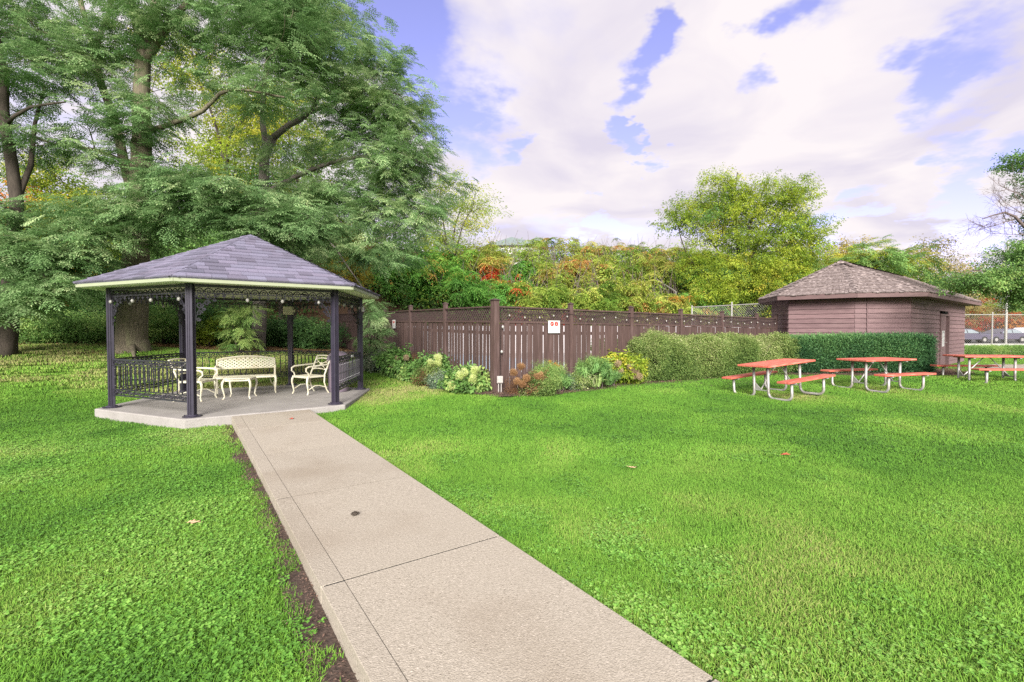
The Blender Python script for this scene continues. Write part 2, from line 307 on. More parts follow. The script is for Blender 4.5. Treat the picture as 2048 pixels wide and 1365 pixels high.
def grass_ground_mat():
    m, nt, bs = new_mat('lawn_soil'); N = nt.nodes.new; L = nt.links.new
    g = N('ShaderNodeNewGeometry')
    def noise(s, d=5, r=.6):
        n = N('ShaderNodeTexNoise'); n.inputs['Scale'].default_value = s; n.inputs['Detail'].default_value = d; n.inputs['Roughness'].default_value = r; L(g.outputs['Position'], n.inputs['Vector']); return n.outputs[0]
    def ramp(f, st):
        cr = N('ShaderNodeValToRGB'); el = cr.color_ramp.elements
        while len(el) < len(st): el.new(.5)
        for e, (p, c) in zip(el, st): e.position = p; e.color = (*c, 1)
        L(f, cr.inputs[0]); return cr.outputs[0]
    fine = ramp(noise(45, 6, .7), [(.3, (.06, .10, .02)), (.55, (.11, .22, .035)), (.75, (.22, .34, .07))])
    leafy = ramp(noise(26, 5, .7), [(.3, (.04, .028, .02)), (.5, (.085, .052, .033)), (.7, (.19, .115, .06))])
    sep = N('ShaderNodeSeparateXYZ'); L(g.outputs['Position'], sep.inputs[0])
    # hill and wood floor: leaf litter beyond the lawn
    mr = N('ShaderNodeAttribute'); mr.attribute_name = 'litter'
    mx = N('ShaderNodeMix'); mx.data_type = 'RGBA'; L(mr.outputs['Fac'], mx.inputs[0]); L(fine, mx.inputs[6]); L(leafy, mx.inputs[7])
    L(mx.outputs[2], bs.inputs['Base Color']); bs.inputs['Roughness'].default_value = .95; bs.inputs['Specular IOR Level'].default_value = .1
    b = N('ShaderNodeBump'); b.inputs['Strength'].default_value = .7; b.inputs['Distance'].default_value = .03; L(noise(60, 4), b.inputs['Height']); L(b.outputs[0], bs.inputs['Normal'])
    return m
M['lawn'] = grass_ground_mat()
def litter_amt(x, y):
    "1 where the ground is leaf litter under the trees, 0 on the lawn"
    edge = np.interp(x, [-60, -16.2, -14.6, -12.3, -11.1, -8.5, -6.2, -5.5], [15.2, 15.2, 16.0, 16.4, 17.3, 19.2, 19.6, 19.6])
    edge = np.where(x > -5.4, 31.0, edge); edge = np.where(x > 24, 60., edge)
    return sst((y - edge + .3) / .7)
xs = np.unique(np.r_[np.linspace(-400, -40, 10), np.arange(-40, 45, .55), np.linspace(45, 400, 10)])
ys = np.unique(np.r_[np.linspace(-60, -6, 6), np.arange(-6, 46, .5), np.linspace(46, 90, 12), np.linspace(100, 600, 8)])
ground = sheet('ground', xs, ys, lambda X, Y: terr(X.ravel(), Y.ravel()), M['lawn'], kind='structure')
gv = np.empty(len(ground.data.vertices) * 3); ground.data.vertices.foreach_get('co', gv); gv = gv.reshape(-1, 3)
la = ground.data.attributes.new('litter', 'FLOAT', 'POINT'); la.data.foreach_set('value', litter_amt(gv[:, 0], gv[:, 1]).astype(np.float32))

# ------------------------------------------------------------------ scattering (one object, many small pieces)
_GN = {}
def gn_group(variants):
    key = tuple(v.name for v in variants)
    if key in _GN: return _GN[key]
    ng = bpy.data.node_groups.new('scatter', 'GeometryNodeTree')
    ng.interface.new_socket('Geometry', in_out='INPUT', socket_type='NodeSocketGeometry'); ng.interface.new_socket('Geometry', in_out='OUTPUT', socket_type='NodeSocketGeometry')
    N = ng.nodes.new; L = ng.links.new
    gi, go, iop, j = N('NodeGroupInput'), N('NodeGroupOutput'), N('GeometryNodeInstanceOnPoints'), N('GeometryNodeJoinGeometry')
    for v in variants:
        o = N('GeometryNodeObjectInfo'); o.inputs['Object'].default_value = v; o.inputs['As Instance'].default_value = False
        g = N('GeometryNodeGeometryToInstance'); L(o.outputs['Geometry'], g.inputs[0]); L(g.outputs[0], j.inputs[0])
    def na(n, t):
        x = N('GeometryNodeInputNamedAttribute'); x.data_type = t; x.inputs['Name'].default_value = n; return x.outputs['Attribute']
    L(gi.outputs[0], iop.inputs['Points']); L(j.outputs[0], iop.inputs['Instance']); iop.inputs['Pick Instance'].default_value = True
    L(na('pick', 'INT'), iop.inputs['Instance Index'])
    e = N('FunctionNodeEulerToRotation'); L(na('rot', 'FLOAT_VECTOR'), e.inputs[0]); L(e.outputs[0], iop.inputs['Rotation']); L(na('scl', 'FLOAT'), iop.inputs['Scale']); L(iop.outputs[0], go.inputs[0])
    _GN[key] = ng; return ng
def scatter(name, pts, rot, scl, tint, variants, parent=None, kind=None):
    n = len(pts); off = OFF.get(parent.name, np.zeros(3)) if parent else np.zeros(3)
    me = bpy.data.meshes.new(name); me.vertices.add(n); me.vertices.foreach_set('co', (np.asarray(pts) - off).astype(np.float32).ravel())
    for a, t, k, val in (('tint', 'FLOAT', 'value', tint), ('scl', 'FLOAT', 'value', scl), ('pick', 'INT', 'value', rng.integers(0, len(variants), n)), ('rot', 'FLOAT_VECTOR', 'vector', rot)):
        at_ = me.attributes.new(a, t, 'POINT'); at_.data.foreach_set(k, np.asarray(val).astype(np.int32 if t == 'INT' else np.float32).ravel())
    o = bpy.data.objects.new(name, me); COL.objects.link(o)
    if parent: o.parent = parent; kind = kind or 'stuff'
    if kind: o['kind'] = kind
    md = o.modifiers.new('scatter', 'NODES'); md.node_group = gn_group(variants)
    me.materials.append(variants[0].data.materials[0])
    return o
def variant(name, V, Fc, m):
    me = bpy.data.meshes.new(name); me.from_pydata(np.asarray(V).tolist(), [], Fc); me.materials.append(m); return bpy.data.objects.new(name, me)
class LB:   # leaf builder
    def __init__(s): s.v = []; s.f = []
    def leaf(s, p, d, n, Ln, W, fold=.25, bend=0.0):
        p, d, n = (np.array(a, float) for a in (p, d, n)); d /= np.linalg.norm(d) + 1e-9
        sd_ = np.cross(n, d); sd_ /= np.linalg.norm(sd_) + 1e-9; up = np.cross(d, sd_); b = len(s.v)
        s.v += [p, p + d * Ln * .45 + sd_ * W / 2 + up * W * fold, p + d * Ln - up * Ln * bend, p + d * Ln * .45 - sd_ * W / 2 + up * W * fold]
        s.f.append((b, b + 1, b + 2, b + 3))
    def stem(s, a, c, r):
        a, c = np.array(a, float), np.array(c, float); d = c - a; u = np.cross(d, [0.3, .2, 1]); u /= np.linalg.norm(u) + 1e-9; w = np.cross(d, u); w /= np.linalg.norm(w) + 1e-9; b = len(s.v)
        s.v += [a + u * r, a - u * r * .5 + w * r, a - u * r * .5 - w * r, c]; s.f += [(b, b + 1, b + 3), (b + 1, b + 2, b + 3), (b + 2, b, b + 3)]
def pinnate(lb, r, p, d, Ln, pairs, ll, lw, droop):
    d = np.array(d, float); d /= np.linalg.norm(d); sd_ = np.cross(d, [0, 0, 1]); sd_ /= np.linalg.norm(sd_) + 1e-9
    for i in range(pairs):
        t = (i + .6) / pairs; q = np.array(p) + d * Ln * t + np.array([0, 0, -droop * Ln * t * t])
        dd = d + np.array([0, 0, -2 * droop * t])
        for sg in (-1, 1):
            v = dd * .45 + sd_ * sg + np.array([0, 0, -.25]) + r.normal(0, .15, 3)
            lb.leaf(q, v, np.array([0, 0, 1.]) + r.normal(0, .25, 3), ll * (1 - .35 * abs(t - .45)), lw, fold=.12)
    lb.leaf(np.array(p) + d * Ln - np.array([0, 0, droop * Ln]), d + np.array([0, 0, -2 * droop]), (0, 0, 1), ll, lw)
def v_locust(m, k):
    r = np.random.default_rng(100 + k); lb = LB()
    for i in range(8):
        t = .1 + .9 * i / 7; sg = 1 if i % 2 else -1
        d = np.array([.75 + .3 * r.random(), sg * (.9 - .5 * t), .35 - .5 * r.random()])
        pinnate(lb, r, (t * .36, 0, -.05 * t * t), d, .21 + .07 * r.random(), 5, .075, .030, .15 + .3 * r.random())
    return variant('locust_spray', lb.v, lb.f, m)
def v_broad(m, k, n=22, Ln=.075, W=.045, R=.22, flat=.6):
    r = np.random.default_rng(200 + k); lb = LB()
    for i in range(n):
        p = r.normal(0, 1, 3); p = p / np.linalg.norm(p) * R * r.random() ** .5 * np.array([1, 1, flat]); p[0] += R * .6
        d = p + r.normal(0, .12, 3); d[2] -= .12
        lb.leaf(p, d, np.array([0, 0, 1.]) + r.normal(0, .45, 3), Ln * (.7 + .6 * r.random()), W * (.8 + .4 * r.random()), bend=.15)
    return variant('leaf_spray', lb.v, lb.f, m)
def v_sumac(m, k):
    r = np.random.default_rng(300 + k); lb = LB()
    for i in range(9):
        a = 2 * pi * i / 9 + r.normal(0, .25); el = .55 + r.normal(0, .25)
        pinnate(lb, r, (0, 0, 0), (cos(a), sin(a), el), .42 + .1 * r.random(), 8, .125, .042, .75 + .4 * r.random())
    return variant('sumac_rosette', lb.v, lb.f, m)
def v_needle(m, k):
    r = np.random.default_rng(400 + k); lb = LB()
    for i in range(46):
        p = r.normal(0, .035, 3) + np.array([.09 * r.random(), 0, 0]); d = np.array([.5, 0, .3]) + r.normal(0, .6, 3)
        lb.leaf(p, d, r.normal(0, 1, 3), .035 + .02 * r.random(), .012, fold=.05)
    return variant('yew_spray', lb.v, lb.f, m)
def v_blade(m, k, n=14, H=.4, W=.03):
    r = np.random.default_rng(500 + k); lb = LB()
    for i in range(n):
        a = r.random() * 2 * pi; t = .25 + .6 * r.random(); h = H * (.6 + .5 * r.random()); p0 = np.array([r.normal(0, .03), r.normal(0, .03), 0]); b = len(lb.v)
        sd_ = np.array([-sin(a), cos(a), 0]) * W / 2; out = np.array([cos(a), sin(a), 0])
        p1 = p0 + out * h * t * .35 + np.array([0, 0, h * .6]); p2 = p0 + out * h * t * (1.0 + .3 * r.random()) + np.array([0, 0, h * (1 - .55 * t)])
        lb.v += [p0 - sd_, p0 + sd_, p1 + sd_, p1 - sd_, p2]; lb.f += [(b, b + 1, b + 2, b + 3), (b + 3, b + 2, b + 4)]
    return variant('blade_tuft', lb.v, lb.f, m)
def v_grass(m, k, size=.3, n=330, h=.05, w=.0055):
    r = np.random.default_rng(600 + k); V = []; Fc = []
    for i in range(n):
        x, y = (r.random(2) - .5) * size; a = r.random() * 2 * pi; hh = h * (.5 + .8 * r.random()); ln = r.normal(0, .5, 2) * hh; b = len(V)
        s_, c_ = sin(a) * w / 2, cos(a) * w / 2
        V += [(x - c_, y - s_, -.012), (x + c_, y + s_, -.012), (x + c_ * .7 + ln[0] * .4, y + s_ * .7 + ln[1] * .4, hh * .6), (x - c_ * .7 + ln[0] * .4, y - s_ * .7 + ln[1] * .4, hh * .6), (x + ln[0], y + ln[1], hh * (1 - .3 * np.hypot(*ln) / hh))]
        Fc += [(b, b + 1, b + 2, b + 3), (b + 3, b + 2, b + 4)]
    return variant('grass_patch', V, Fc, m)
def v_clover(m, k, size=.34, n=150):
    r = np.random.default_rng(700 + k); lb = LB()
    for i in range(n):
        x, y = (r.random(2) - .5) * size; h = .012 + .03 * r.random(); a0 = r.random() * 6.28; s_ = .007 + .011 * r.random() ** 1.5; tl = r.normal(0, .5, 2)
        for q in range(3):
            a = a0 + q * 2.09; lb.leaf((x, y, h), (cos(a), sin(a), tl[0] * cos(a) + tl[1] * sin(a) + .12), (0, 0, 1), s_ * 1.15, s_ * 1.1, fold=.12)
    return variant('clover_patch', lb.v, lb.f, m)

# ------------------------------------------------------------------ where the lawn stops
def gp(px, py):
    "ground point seen at a pixel"
    a = at(px, py, 1.0) - np.array([0, 0, EYE]); t = np.arange(2, 70, .05); p = a[None] * t[:, None] + np.array([0, 0, EYE])
    h = terr(p[:, 0], p[:, 1]); i = int(np.argmax(p[:, 2] < h)); return np.array([p[i, 0], p[i, 1], h[i]])
def inpoly(x, y, poly):
    ins = np.zeros(len(x), bool); n = len(poly)
    for i in range(n):
        x1, y1 = poly[i]; x2, y2 = poly[(i + 1) % n]
        c = ((y1 > y) != (y2 > y)) & (x < (x2 - x1) * (y - y1) / (y2 - y1 + 1e-12) + x1); ins ^= c
    return ins
GC = np.array([-5.832, 10.773]); GROT = 3.76933; GR = 2.437
def hexpt(i, R, z=0.0): a = GROT + pi / 3 * i; return np.array([GC[0] + R * cos(a), GC[1] + R * sin(a), z])
WL0 = np.array([-.634, 2.12]); WD = np.array([-.563, .8265]); WN = np.array([.8265, .563]); WW = 1.30; WS1 = 7.72
def walkz(s): return -.06 + .04 * s / 7.75
BED = [(-4.9,15.7),(-4.05,14.99),(-3.28,14.03),(-2.65,13.09),(-2.1,12.27),(-1.63,11.65),(-1.21,11.17),(-.71,10.67),(-.26,10.31),(.4,10.5),(.96,10.72),(1.73,11.3),(2.62,12.1),(3.74,12.9),(5.68,14.05),(7.4,14.9),(9.16,14.75),(10.7,14.35),(11.95,14.2),(13.5,14.2),(14.6,15.2),(15.3,16.2),(17.2,18.4),(13.3,16.3),(11.9,16.8),(10.4,18.2),(10.3,18.9),(-.39,11.05),(-7.7,22.8),(-8.6,22.2)]
PATH2 = [(16.6,17.5),(17.6,16.9),(40,19.5),(40,21.0),(19.5,20.3)]
def on_lawn(x, y):
    ok = ~inpoly(x, y, [tuple(hexpt(i, 2.77)[:2]) for i in range(6)])
    s = (x - WL0[0]) * WD[0] + (y - WL0[1]) * WD[1]; l = (x - WL0[0]) * WN[0] + (y - WL0[1]) * WN[1]
    ok &= ~((l > -.16 - .03 * np.sin(s * 2.1) * np.cos(s * .9)) & (l < WW + .01) & (s < WS1 + .3))
    ok &= ~inpoly(x, y, BED); ok &= ~inpoly(x, y, PATH2); ok &= pool_depth(x, y) < -.3
    return ok & (litter_amt(x, y) < .5)
def vnoise(x, y, sc, seed=0):
    "cheap smooth noise 0..1"
    r = np.random.default_rng(seed); g = r.random((64, 64)); u, v = x / sc + 1000, y / sc + 1000
    i, j = np.floor(u).astype(int), np.floor(v).astype(int); fu, fv = sst(u - i), sst(v - j)
    q = lambda a, b: g[a % 64, b % 64]
    return (q(i, j) * (1 - fu) + q(i + 1, j) * fu) * (1 - fv) + (q(i, j + 1) * (1 - fu) + q(i + 1, j + 1) * fu) * fv
M['grass'] = leaf_mat('grass_blade', [(0, (.10, .25, .03)), (.35, (.165, .37, .04)), (.65, (.235, .44, .06)), (.85, (.34, .45, .10)), (1, (.42, .41, .16))], rough=.6, trans=.12, isl=.45, var=.08, lift=.75)
M['clover'] = leaf_mat('clover_leaf', [(0, (.07, .18, .025)), (.35, (.135, .32, .045)), (.7, (.225, .41, .075)), (1, (.38, .48, .16))], rough=.6, trans=.12, isl=.5, var=.08, lift=.6)
def lawn_points(y0, y1, cell, seed):
    r = np.random.default_rng(seed); X, Y = np.meshgrid(np.arange(-1.3 * y1 - 2, 1.6 * y1 + 2, cell), np.arange(y0, y1, cell)); x = X.ravel() + (r.random(X.size) - .5) * cell; y = Y.ravel() + (r.random(X.size) - .5) * cell
    k = (np.abs(x - .12 * y) < 1.34 * y + 1.2); x, y = x[k], y[k]; k = on_lawn(x, y); return x[k], y[k]
def lawn_tint(x, y):
    t = .28 + .55 * (vnoise(x, y, 1.6, 1) - .5) + .5 * (vnoise(x, y, .55, 2) - .5) + .35 * (vnoise(x, y, 4.5, 3) - .5)
    d = np.where(x < 1, np.exp(-((np.hypot(x + 2.5, y - 12)) / 3.) ** 2) * .42, 0) + np.where(x < -5, sst((y - 10.) / 2.) * .48, 0) + sum(.3 * np.exp(-(np.hypot(x - a, y - b) / .8) ** 2) for a, b in ((6.2, 11.1), (9.2, 12.1), (13.3, 13.4)))   # drier grass towards the trees
    return np.clip(t + .12 + d, 0, 1)
gA = [v_grass(M['grass'], k, .3, 420, .045, .0055) for k in range(4)]
gB = [v_grass(M['grass'], 10 + k, .5, 520, .048, .009) for k in range(3)]
gC = [v_grass(M['grass'], 20 + k, .9, 620, .05, .017) for k in range(3)]
cA = [v_clover(M['clover'], k, .36, 170) for k in range(3)]
def lay(name, sets, extra=None):
    P, R, S, T = [], [], [], []
    for x, y in sets:
        n = len(x); P.append(np.c_[x, y, terr(x, y)]); R.append(np.c_[np.zeros(n), np.zeros(n), rng.random(n) * 6.28]); S.append(.85 + .35 * rng.random(n)); T.append(lawn_tint(x, y))
    return np.vstack(P), np.vstack(R), np.hstack(S), np.hstack(T)
x, y = lawn_points(1.2, 6.0, .15, 11); tag(scatter('lawn_grass', *lay('g', [(x, y)]), gA), kind='stuff')
x, y = lawn_points(6.0, 12.0, .26, 12); tag(scatter('lawn_grass', *lay('g', [(x, y)]), gB), kind='stuff')
x, y = lawn_points(12.0, 30.0, .36, 13); tag(scatter('lawn_grass', *lay('g', [(x, y)]), gC), kind='stuff')
x, y = lawn_points(1.2, 9.5, .2, 14); s_ = (x - WL0[0]) * WN[0] + (y - WL0[1]) * WN[1]
k = rng.random(len(x)) < np.where(s_ < 0, np.clip((vnoise(x, y, 1.6, 5) - .45) * 1.4 + .75, .25, 1), np.clip((vnoise(x, y, 2.2, 5) - .62) * 1.2, .03, .5)); k &= ~((s_ < 0) & (s_ > -.27)); x, y = x[k], y[k]
P_, R_, S_, T_ = lay('c', [(x, y)]); P_[:, 2] += .006; tag(scatter('clover_patches', P_, R_, S_, np.clip(T_ - .04, 0, 1), cA), kind='stuff')

# mulch beds with chips, soil strip beside the walk, gravelly path by the hut
def poly_sheet(name, poly, z, m, cell=.35, parent=None, kind='structure'):
    import bmesh
    me = bpy.data.meshes.new(name); bm = bmesh.new()
    vs = [bm.verts.new((p[0], p[1], 0)) for p in poly]; bm.faces.new(vs); bmesh.ops.triangulate(bm, faces=bm.faces[:])
    for _ in range(9):
        es = [e for e in bm.edges if e.calc_length() > cell * 2]
        if not es: break
        bmesh.ops.subdivide_edges(bm, edges=es, cuts=1, use_grid_fill=False); bmesh.ops.triangulate(bm, faces=bm.faces[:])
    co = np.array([v.co[:2] for v in bm.verts]); zz = terr(co[:, 0], co[:, 1]) + z
    for v, q in zip(bm.verts, zz): v.co.z = q
    bm.normal_update()
    for f in bm.faces:
        if f.normal.z < 0: f.normal_flip()
    bm.to_mesh(me); bm.free(); me.materials.append(m); o = bpy.data.objects.new(name, me); COL.objects.link(o); return tag(o, kind=kind)
poly_sheet('mulch_bed', BED, .025, M['mulch'])
strip = [tuple(WL0 + WD * s - WN * (.17 + .03 * sin(s * 2.1) * cos(s * .9))) for s in np.arange(-3, WS1 + .5, .3)] + [tuple(WL0 + WD * s + WN * .1) for s in np.arange(WS1 + .4, -3, -.6)]
poly_sheet('soil_strip', strip, .012, M['soil'], .3)
poly_sheet('hut_path', PATH2, .03, M['walk'], 1.0)
def v_chip(m, k):
    r = np.random.default_rng(800 + k); lb = LB()
    for i in range(26):
        p = np.r_[r.normal(0, .1, 2), .006 + .02 * r.random()]; lb.leaf(p, np.r_[r.normal(0, 1, 2), r.normal(0, .25)], (r.normal(0, .3), r.normal(0, .3), 1), .03 + .03 * r.random(), .012 + .012 * r.random())
    return variant('chips', lb.v, lb.f, m)
chips = [v_chip(M['chip'], k) for k in range(3)]
X, Y = np.meshgrid(np.arange(-9, 17, .17), np.arange(10, 23, .17)); x, y = X.ravel() + rng.normal(0, .05, X.size), Y.ravel() + rng.normal(0, .05, X.size); k = inpoly(x, y, BED); x, y = x[k], y[k]
s = np.arange(-2, WS1, .07); lx = rng.uniform(-.15, 0, len(s)); sx = np.array([WL0 + WD * a + WN * b for a, b in zip(s, lx)])
x, y = np.r_[x, sx[:, 0]], np.r_[y, sx[:, 1]]; sc = np.r_[np.full(len(x) - len(s), 1.), np.full(len(s), .45)]
tag(scatter('mulch_chips', np.c_[x, y, terr(x, y) + .025], np.c_[np.zeros(len(x)), np.zeros(len(x)), rng.random(len(x)) * 6.28], sc, rng.random(len(x)), chips), kind='stuff')

# ------------------------------------------------------------------ walk and pad
walk = tag(bpy.data.objects.new('concrete_walk', None), 'pale concrete walk leading across the lawn to the gazebo', 'walkway', kind='structure'); COL.objects.link(walk); OFF[walk.name] = np.zeros(3)
js = [-4.45, -2.65, -.85, .95, 2.75, 4.55, 6.35, WS1]
def W(s, l, z): p = WL0 + WD * s + WN * l; return (p[0], p[1], z)
base = MB()
base.hexa([W(-4.4, .02, -.32), W(-4.4, WW - .02, -.32), W(WS1, WW - .02, -.3), W(WS1, .02, -.3), W(-4.4, .02, walkz(-4.4) - .003), W(-4.4, WW - .02, walkz(-4.4) - .003), W(WS1, WW - .02, walkz(WS1) - .003), W(WS1, .02, walkz(WS1) - .003)])
base.build('walk_base', M['rubber'], walk)
for a, b in zip(js[:-1], js[1:]):
    g = .008
    for l0, l1, nm in ((0, .1385, 'edge_strip'), (.141, WW, 'slab')):
        mb = MB(); dz = random.uniform(-.0005, .001)
        mb.hexa([W(a + g, l0, walkz(a) - .16), W(a + g, l1, walkz(a) - .16), W(b - g, l1, walkz(b) - .16), W(b - g, l0, walkz(b) - .16), W(a + g, l0, walkz(a) + dz), W(a + g, l1, walkz(a) + dz), W(b - g, l1, walkz(b) + dz), W(b - g, l0, walkz(b) + dz)])
        mb.build(nm, M['walk'], walk, bevel=0 if nm == 'slab' else .0035)
mb = MB(); mb.prism([tuple(hexpt(i, 2.70)[:2]) for i in range(6)], -.3, 0); pad = mb.build('concrete_pad', M['pad'], bevel=.02); tag(pad, 'six sided grey concrete pad under the gazebo', 'slab', kind='structure')

# ------------------------------------------------------------------ gazebo
gz = thing('gazebo', 'six sided gazebo with grey shingle roof, dark posts and iron railings', 'gazebo', (GC[0], GC[1], 0))
PH = 2.32
posts = [hexpt(i, GR) for i in range(6)]
ang = lambda i: GROT + pi / 3 * i
for i in range(6):
    a = ang(i); p = posts[i]; mb = MB(); w = .055
    prof = []
    for sx_, sy_ in ((1, 0), (0, 1), (-1, 0), (0, -1)):   # fluted square shaft
        tx, ty = -sy_, sx_
        for t, d in ((-.98, 1), (-.55, 1), (-.5, .8), (-.1, .8), (-.06, 1), (.06, 1), (.1, .8), (.5, .8), (.55, 1), (.98, 1)):
            prof.append((w * (sx_ * d + tx * t), w * (sy_ * d + ty * t)))
    prof = [(p[0] + u * cos(a) - v * sin(a), p[1] + u * sin(a) + v * cos(a)) for u, v in prof]
    mb.prism(prof, 0.02, PH); po = mb.build('post', M['post'], gz)
    mb = MB(); mb.lathe([(.15, .001), (.15, .014), (.10, .022), (.085, .04)], 16, (p[0], p[1], 0))
    for k in range(4): mb.lathe([(.014, .014), (.014, .03), (.006, .034)], 6, (p[0] + .125 * cos(a + k * pi / 2), p[1] + .125 * sin(a + k * pi / 2), 0))
    mb.build('base_plate', M['post'], po)
def curl(c, ax, ay, r0, turns, dirn, n=9):
    "flat spiral in the plane of ax, ay"
    pts = []
    for k in range(n):
        t = k / (n - 1); a = dirn * turns * 2 * pi * t; r = r0 * (1 - .75 * t); pts.append(np.array(c) + ax * (r * cos(a)) + ay * (r * sin(a)))
    return pts
Z3 = np.array([0, 0, 1.])
for i in range(6):
    p, q = posts[i], posts[(i + 1) % 6]; d = (q - p); Ln = np.linalg.norm(d); d /= Ln; p2, q2 = p + d * .055, q - d * .055; L2 = Ln - .11; nrm = np.array([d[1], -d[0], 0])
    mb = MB(); mb.beam(p2 + Z3 * (PH - .028), q2 + Z3 * (PH - .028), .06, .05); hd = mb.build('header_beam', M['post'], gz)
    # valance: rail, arches and pendant crosses
    mb = MB(); zt, zb = PH - .06, PH - .16
    mb.beam(p2 + Z3 * zb, q2 + Z3 * zb, .018, .014); n = 16; st = L2 / n
    for k in range(n):
        c = p2 + d * (k + .5) * st
        mb.tube([c + d * st * .5 * cos(t) + Z3 * (zb + .09 * sin(t)) for t in np.linspace(0, pi, 7)], .011, 4)
        mb.tube([c + Z3 * (zb + .03) + d * .028 * cos(t) + Z3 * .028 * sin(t) for t in np.linspace(0, 2 * pi, 7)], .009, 3)
    mb.build('valance', M['black'], gz)
    mb = MB(); mb.beam((0, 0, 0), (0, 0, -.075), .018, .014, (1, 0, 0)); mb.box(-.034, .034, -.007, .007, -.054, -.036); mb.lathe([(.002, -.1), (.012, -.088), (.002, -.075)], 5)
    dm = mb.mesh('drop', M['black']); vo = [o for o in gz.children if o.name.startswith('valance')][-1]
    for k in range(n + 1):
        c = p2 + d * (.02 + (L2 - .04) * k / n) + Z3 * (zb - .006); inst('drop', dm, vo, c - np.append(GC, 0) if False else c, (0, 0, atan2(d[1], d[0])))
    # corner brackets of scrollwork on both posts
    for (c0, s_) in ((p2, 1), (q2, -1)):
        mb = MB(); e = d * s_; B = .46
        mb.tube([c0 + Z3 * (PH - .10 - .62) + e * .012, c0 + Z3 * (PH - .14) + e * .012], .009, 4)
        mb.tube([c0 + e * (B + .12) * (1 - cos(t)) + Z3 * (PH - .12 - .58 * (1 - sin(t))) + e * .012 for t in np.linspace(0, pi / 2, 9)], .011, 4)
        for (u, v, r, dr) in ((.08, .10, .065, 1), (.21, .09, .06, -1), (.34, .075, .05, 1), (.08, .25, .062, -1), (.075, .39, .05, 1), (.19, .21, .05, 1), (.06, .5, .035, -1), (.45, .05, .034, -1), (.14, .33, .03, 1), (.3, .15, .03, -1)):
            mb.tube(curl(c0 + e * u + Z3 * (PH - .12 - v), e, Z3, r, 1.25, dr, 9), .011, 3)
            mb.tube(curl(c0 + e * u + Z3 * (PH - .12 - v), -e, Z3, r * .7, .8, -dr, 6), .010, 3)
        mb.build('corner_bracket', M['black'], gz)
    # railing on every side but the entrance
    if i == 1: continue
    rl = MB(); z0, z1 = .24, .955
    for z, h in ((z1 - .015, .03), (z1 - .125, .016), (z0 + .125, .016), (z0 + .012, .024)): rl.beam(p2 + Z3 * z, q2 + Z3 * z, .03, h)
    R_o = rl.build('railing', M['black'], gz)
    nb = 17; bl = MB(); hb = (z1 - .125) - (z0 + .125)
    bl.beam((0, 0, 0), (0, 0, hb), .018, .018, (1, 0, 0)); bl.lathe([(.006, -.03), (.016, -.015), (.016, .015), (.006, .03)], 5, (0, 0, hb * .5)); bl.lathe([(.007, -.02), (.014, 0), (.007, .02)], 5, (0, 0, hb * .14)); bl.lathe([(.007, -.02), (.014, 0), (.007, .02)], 5, (0, 0, hb * .86))
    bm_ = bl.mesh('baluster', M['black'])
    for k in range(nb): inst('baluster', bm_, R_o, p2 + d * (L2 * (k + .5) / nb) + Z3 * (z0 + .125), (0, 0, atan2(d[1], d[0])))
    for zc in (z1 - .07, z0 + .07):
        sb = MB(); m_ = 15; st = L2 / m_
        for k in range(m_):
            c = p2 + d * (k + .5) * st + Z3 * zc; sg = 1 if k % 2 else -1
            sb.tube(curl(c - d * st * .22, d, Z3 * sg, .042, 1.1, 1, 8), .0115, 3); sb.tube(curl(c + d * st * .22, -d, -Z3 * sg, .042, 1.1, 1, 8), .0115, 3)
        sb.build('scroll_band', M['black'], R_o)
# roof
RE, ZE, ZA = 2.95, 2.392, 3.63
rf = MB(); apex = np.array([GC[0], GC[1], ZA])
ev = [hexpt(i, RE, ZE) for i in range(6)]; evb = [hexpt(i, RE - .01, ZE - .02) for i in range(6)]
rf.add([*ev, apex - Z3 * .0, *evb, apex - Z3 * .03], [(i, (i + 1) % 6, 6) for i in range(6)] + [(7 + (i + 1) % 6, 7 + i, 13) for i in range(6)] + [(i, 7 + i, 7 + (i + 1) % 6, (i + 1) % 6) for i in range(6)])
roof = rf.build('roof', M['shingle'], gz)
for i in range(6):
    mb = MB(); a, b = hexpt(i, RE - .03, ZE - .06), hexpt((i + 1) % 6, RE - .03, ZE - .06); mb.beam(a + Z3 * .012, b + Z3 * .012, .022, .06); mb.build('fascia', M['cream'], gz)
    mb = MB(); q0, q1, q2_, q3 = hexpt(i, RE - .045), hexpt((i + 1) % 6, RE - .045), hexpt((i + 1) % 6, GR - .06), hexpt(i, GR - .06); za = ZE - .075; zi = PH + .012
    mb.hexa([(*q0[:2], za - .012), (*q1[:2], za - .012), (*q2_[:2], zi), (*q3[:2], zi), (*q0[:2], za), (*q1[:2], za), (*q2_[:2], zi + .012), (*q3[:2], zi + .012)]); mb.build('soffit', M['soffit'], gz)
    mb = MB(); ca, cb = hexpt(i, GR - .05, PH + .03), hexpt((i + 1) % 6, GR - .05, PH + .03); ct = np.array([GC[0], GC[1], 3.42])
    mb.add([ca, cb, ct, ca + Z3 * .012, cb + Z3 * .012, ct + Z3 * .012], [(0, 2, 1), (3, 4, 5), (0, 1, 4, 3), (1, 2, 5, 4), (2, 0, 3, 5)]); mb.build('ceiling_panel', M['ceiling'], gz)
    mb = MB(); mb.beam(ca + Z3 * -.02, ct + Z3 * -.03, .05, .05); mb.build('rafter', M['ceiling'], gz)
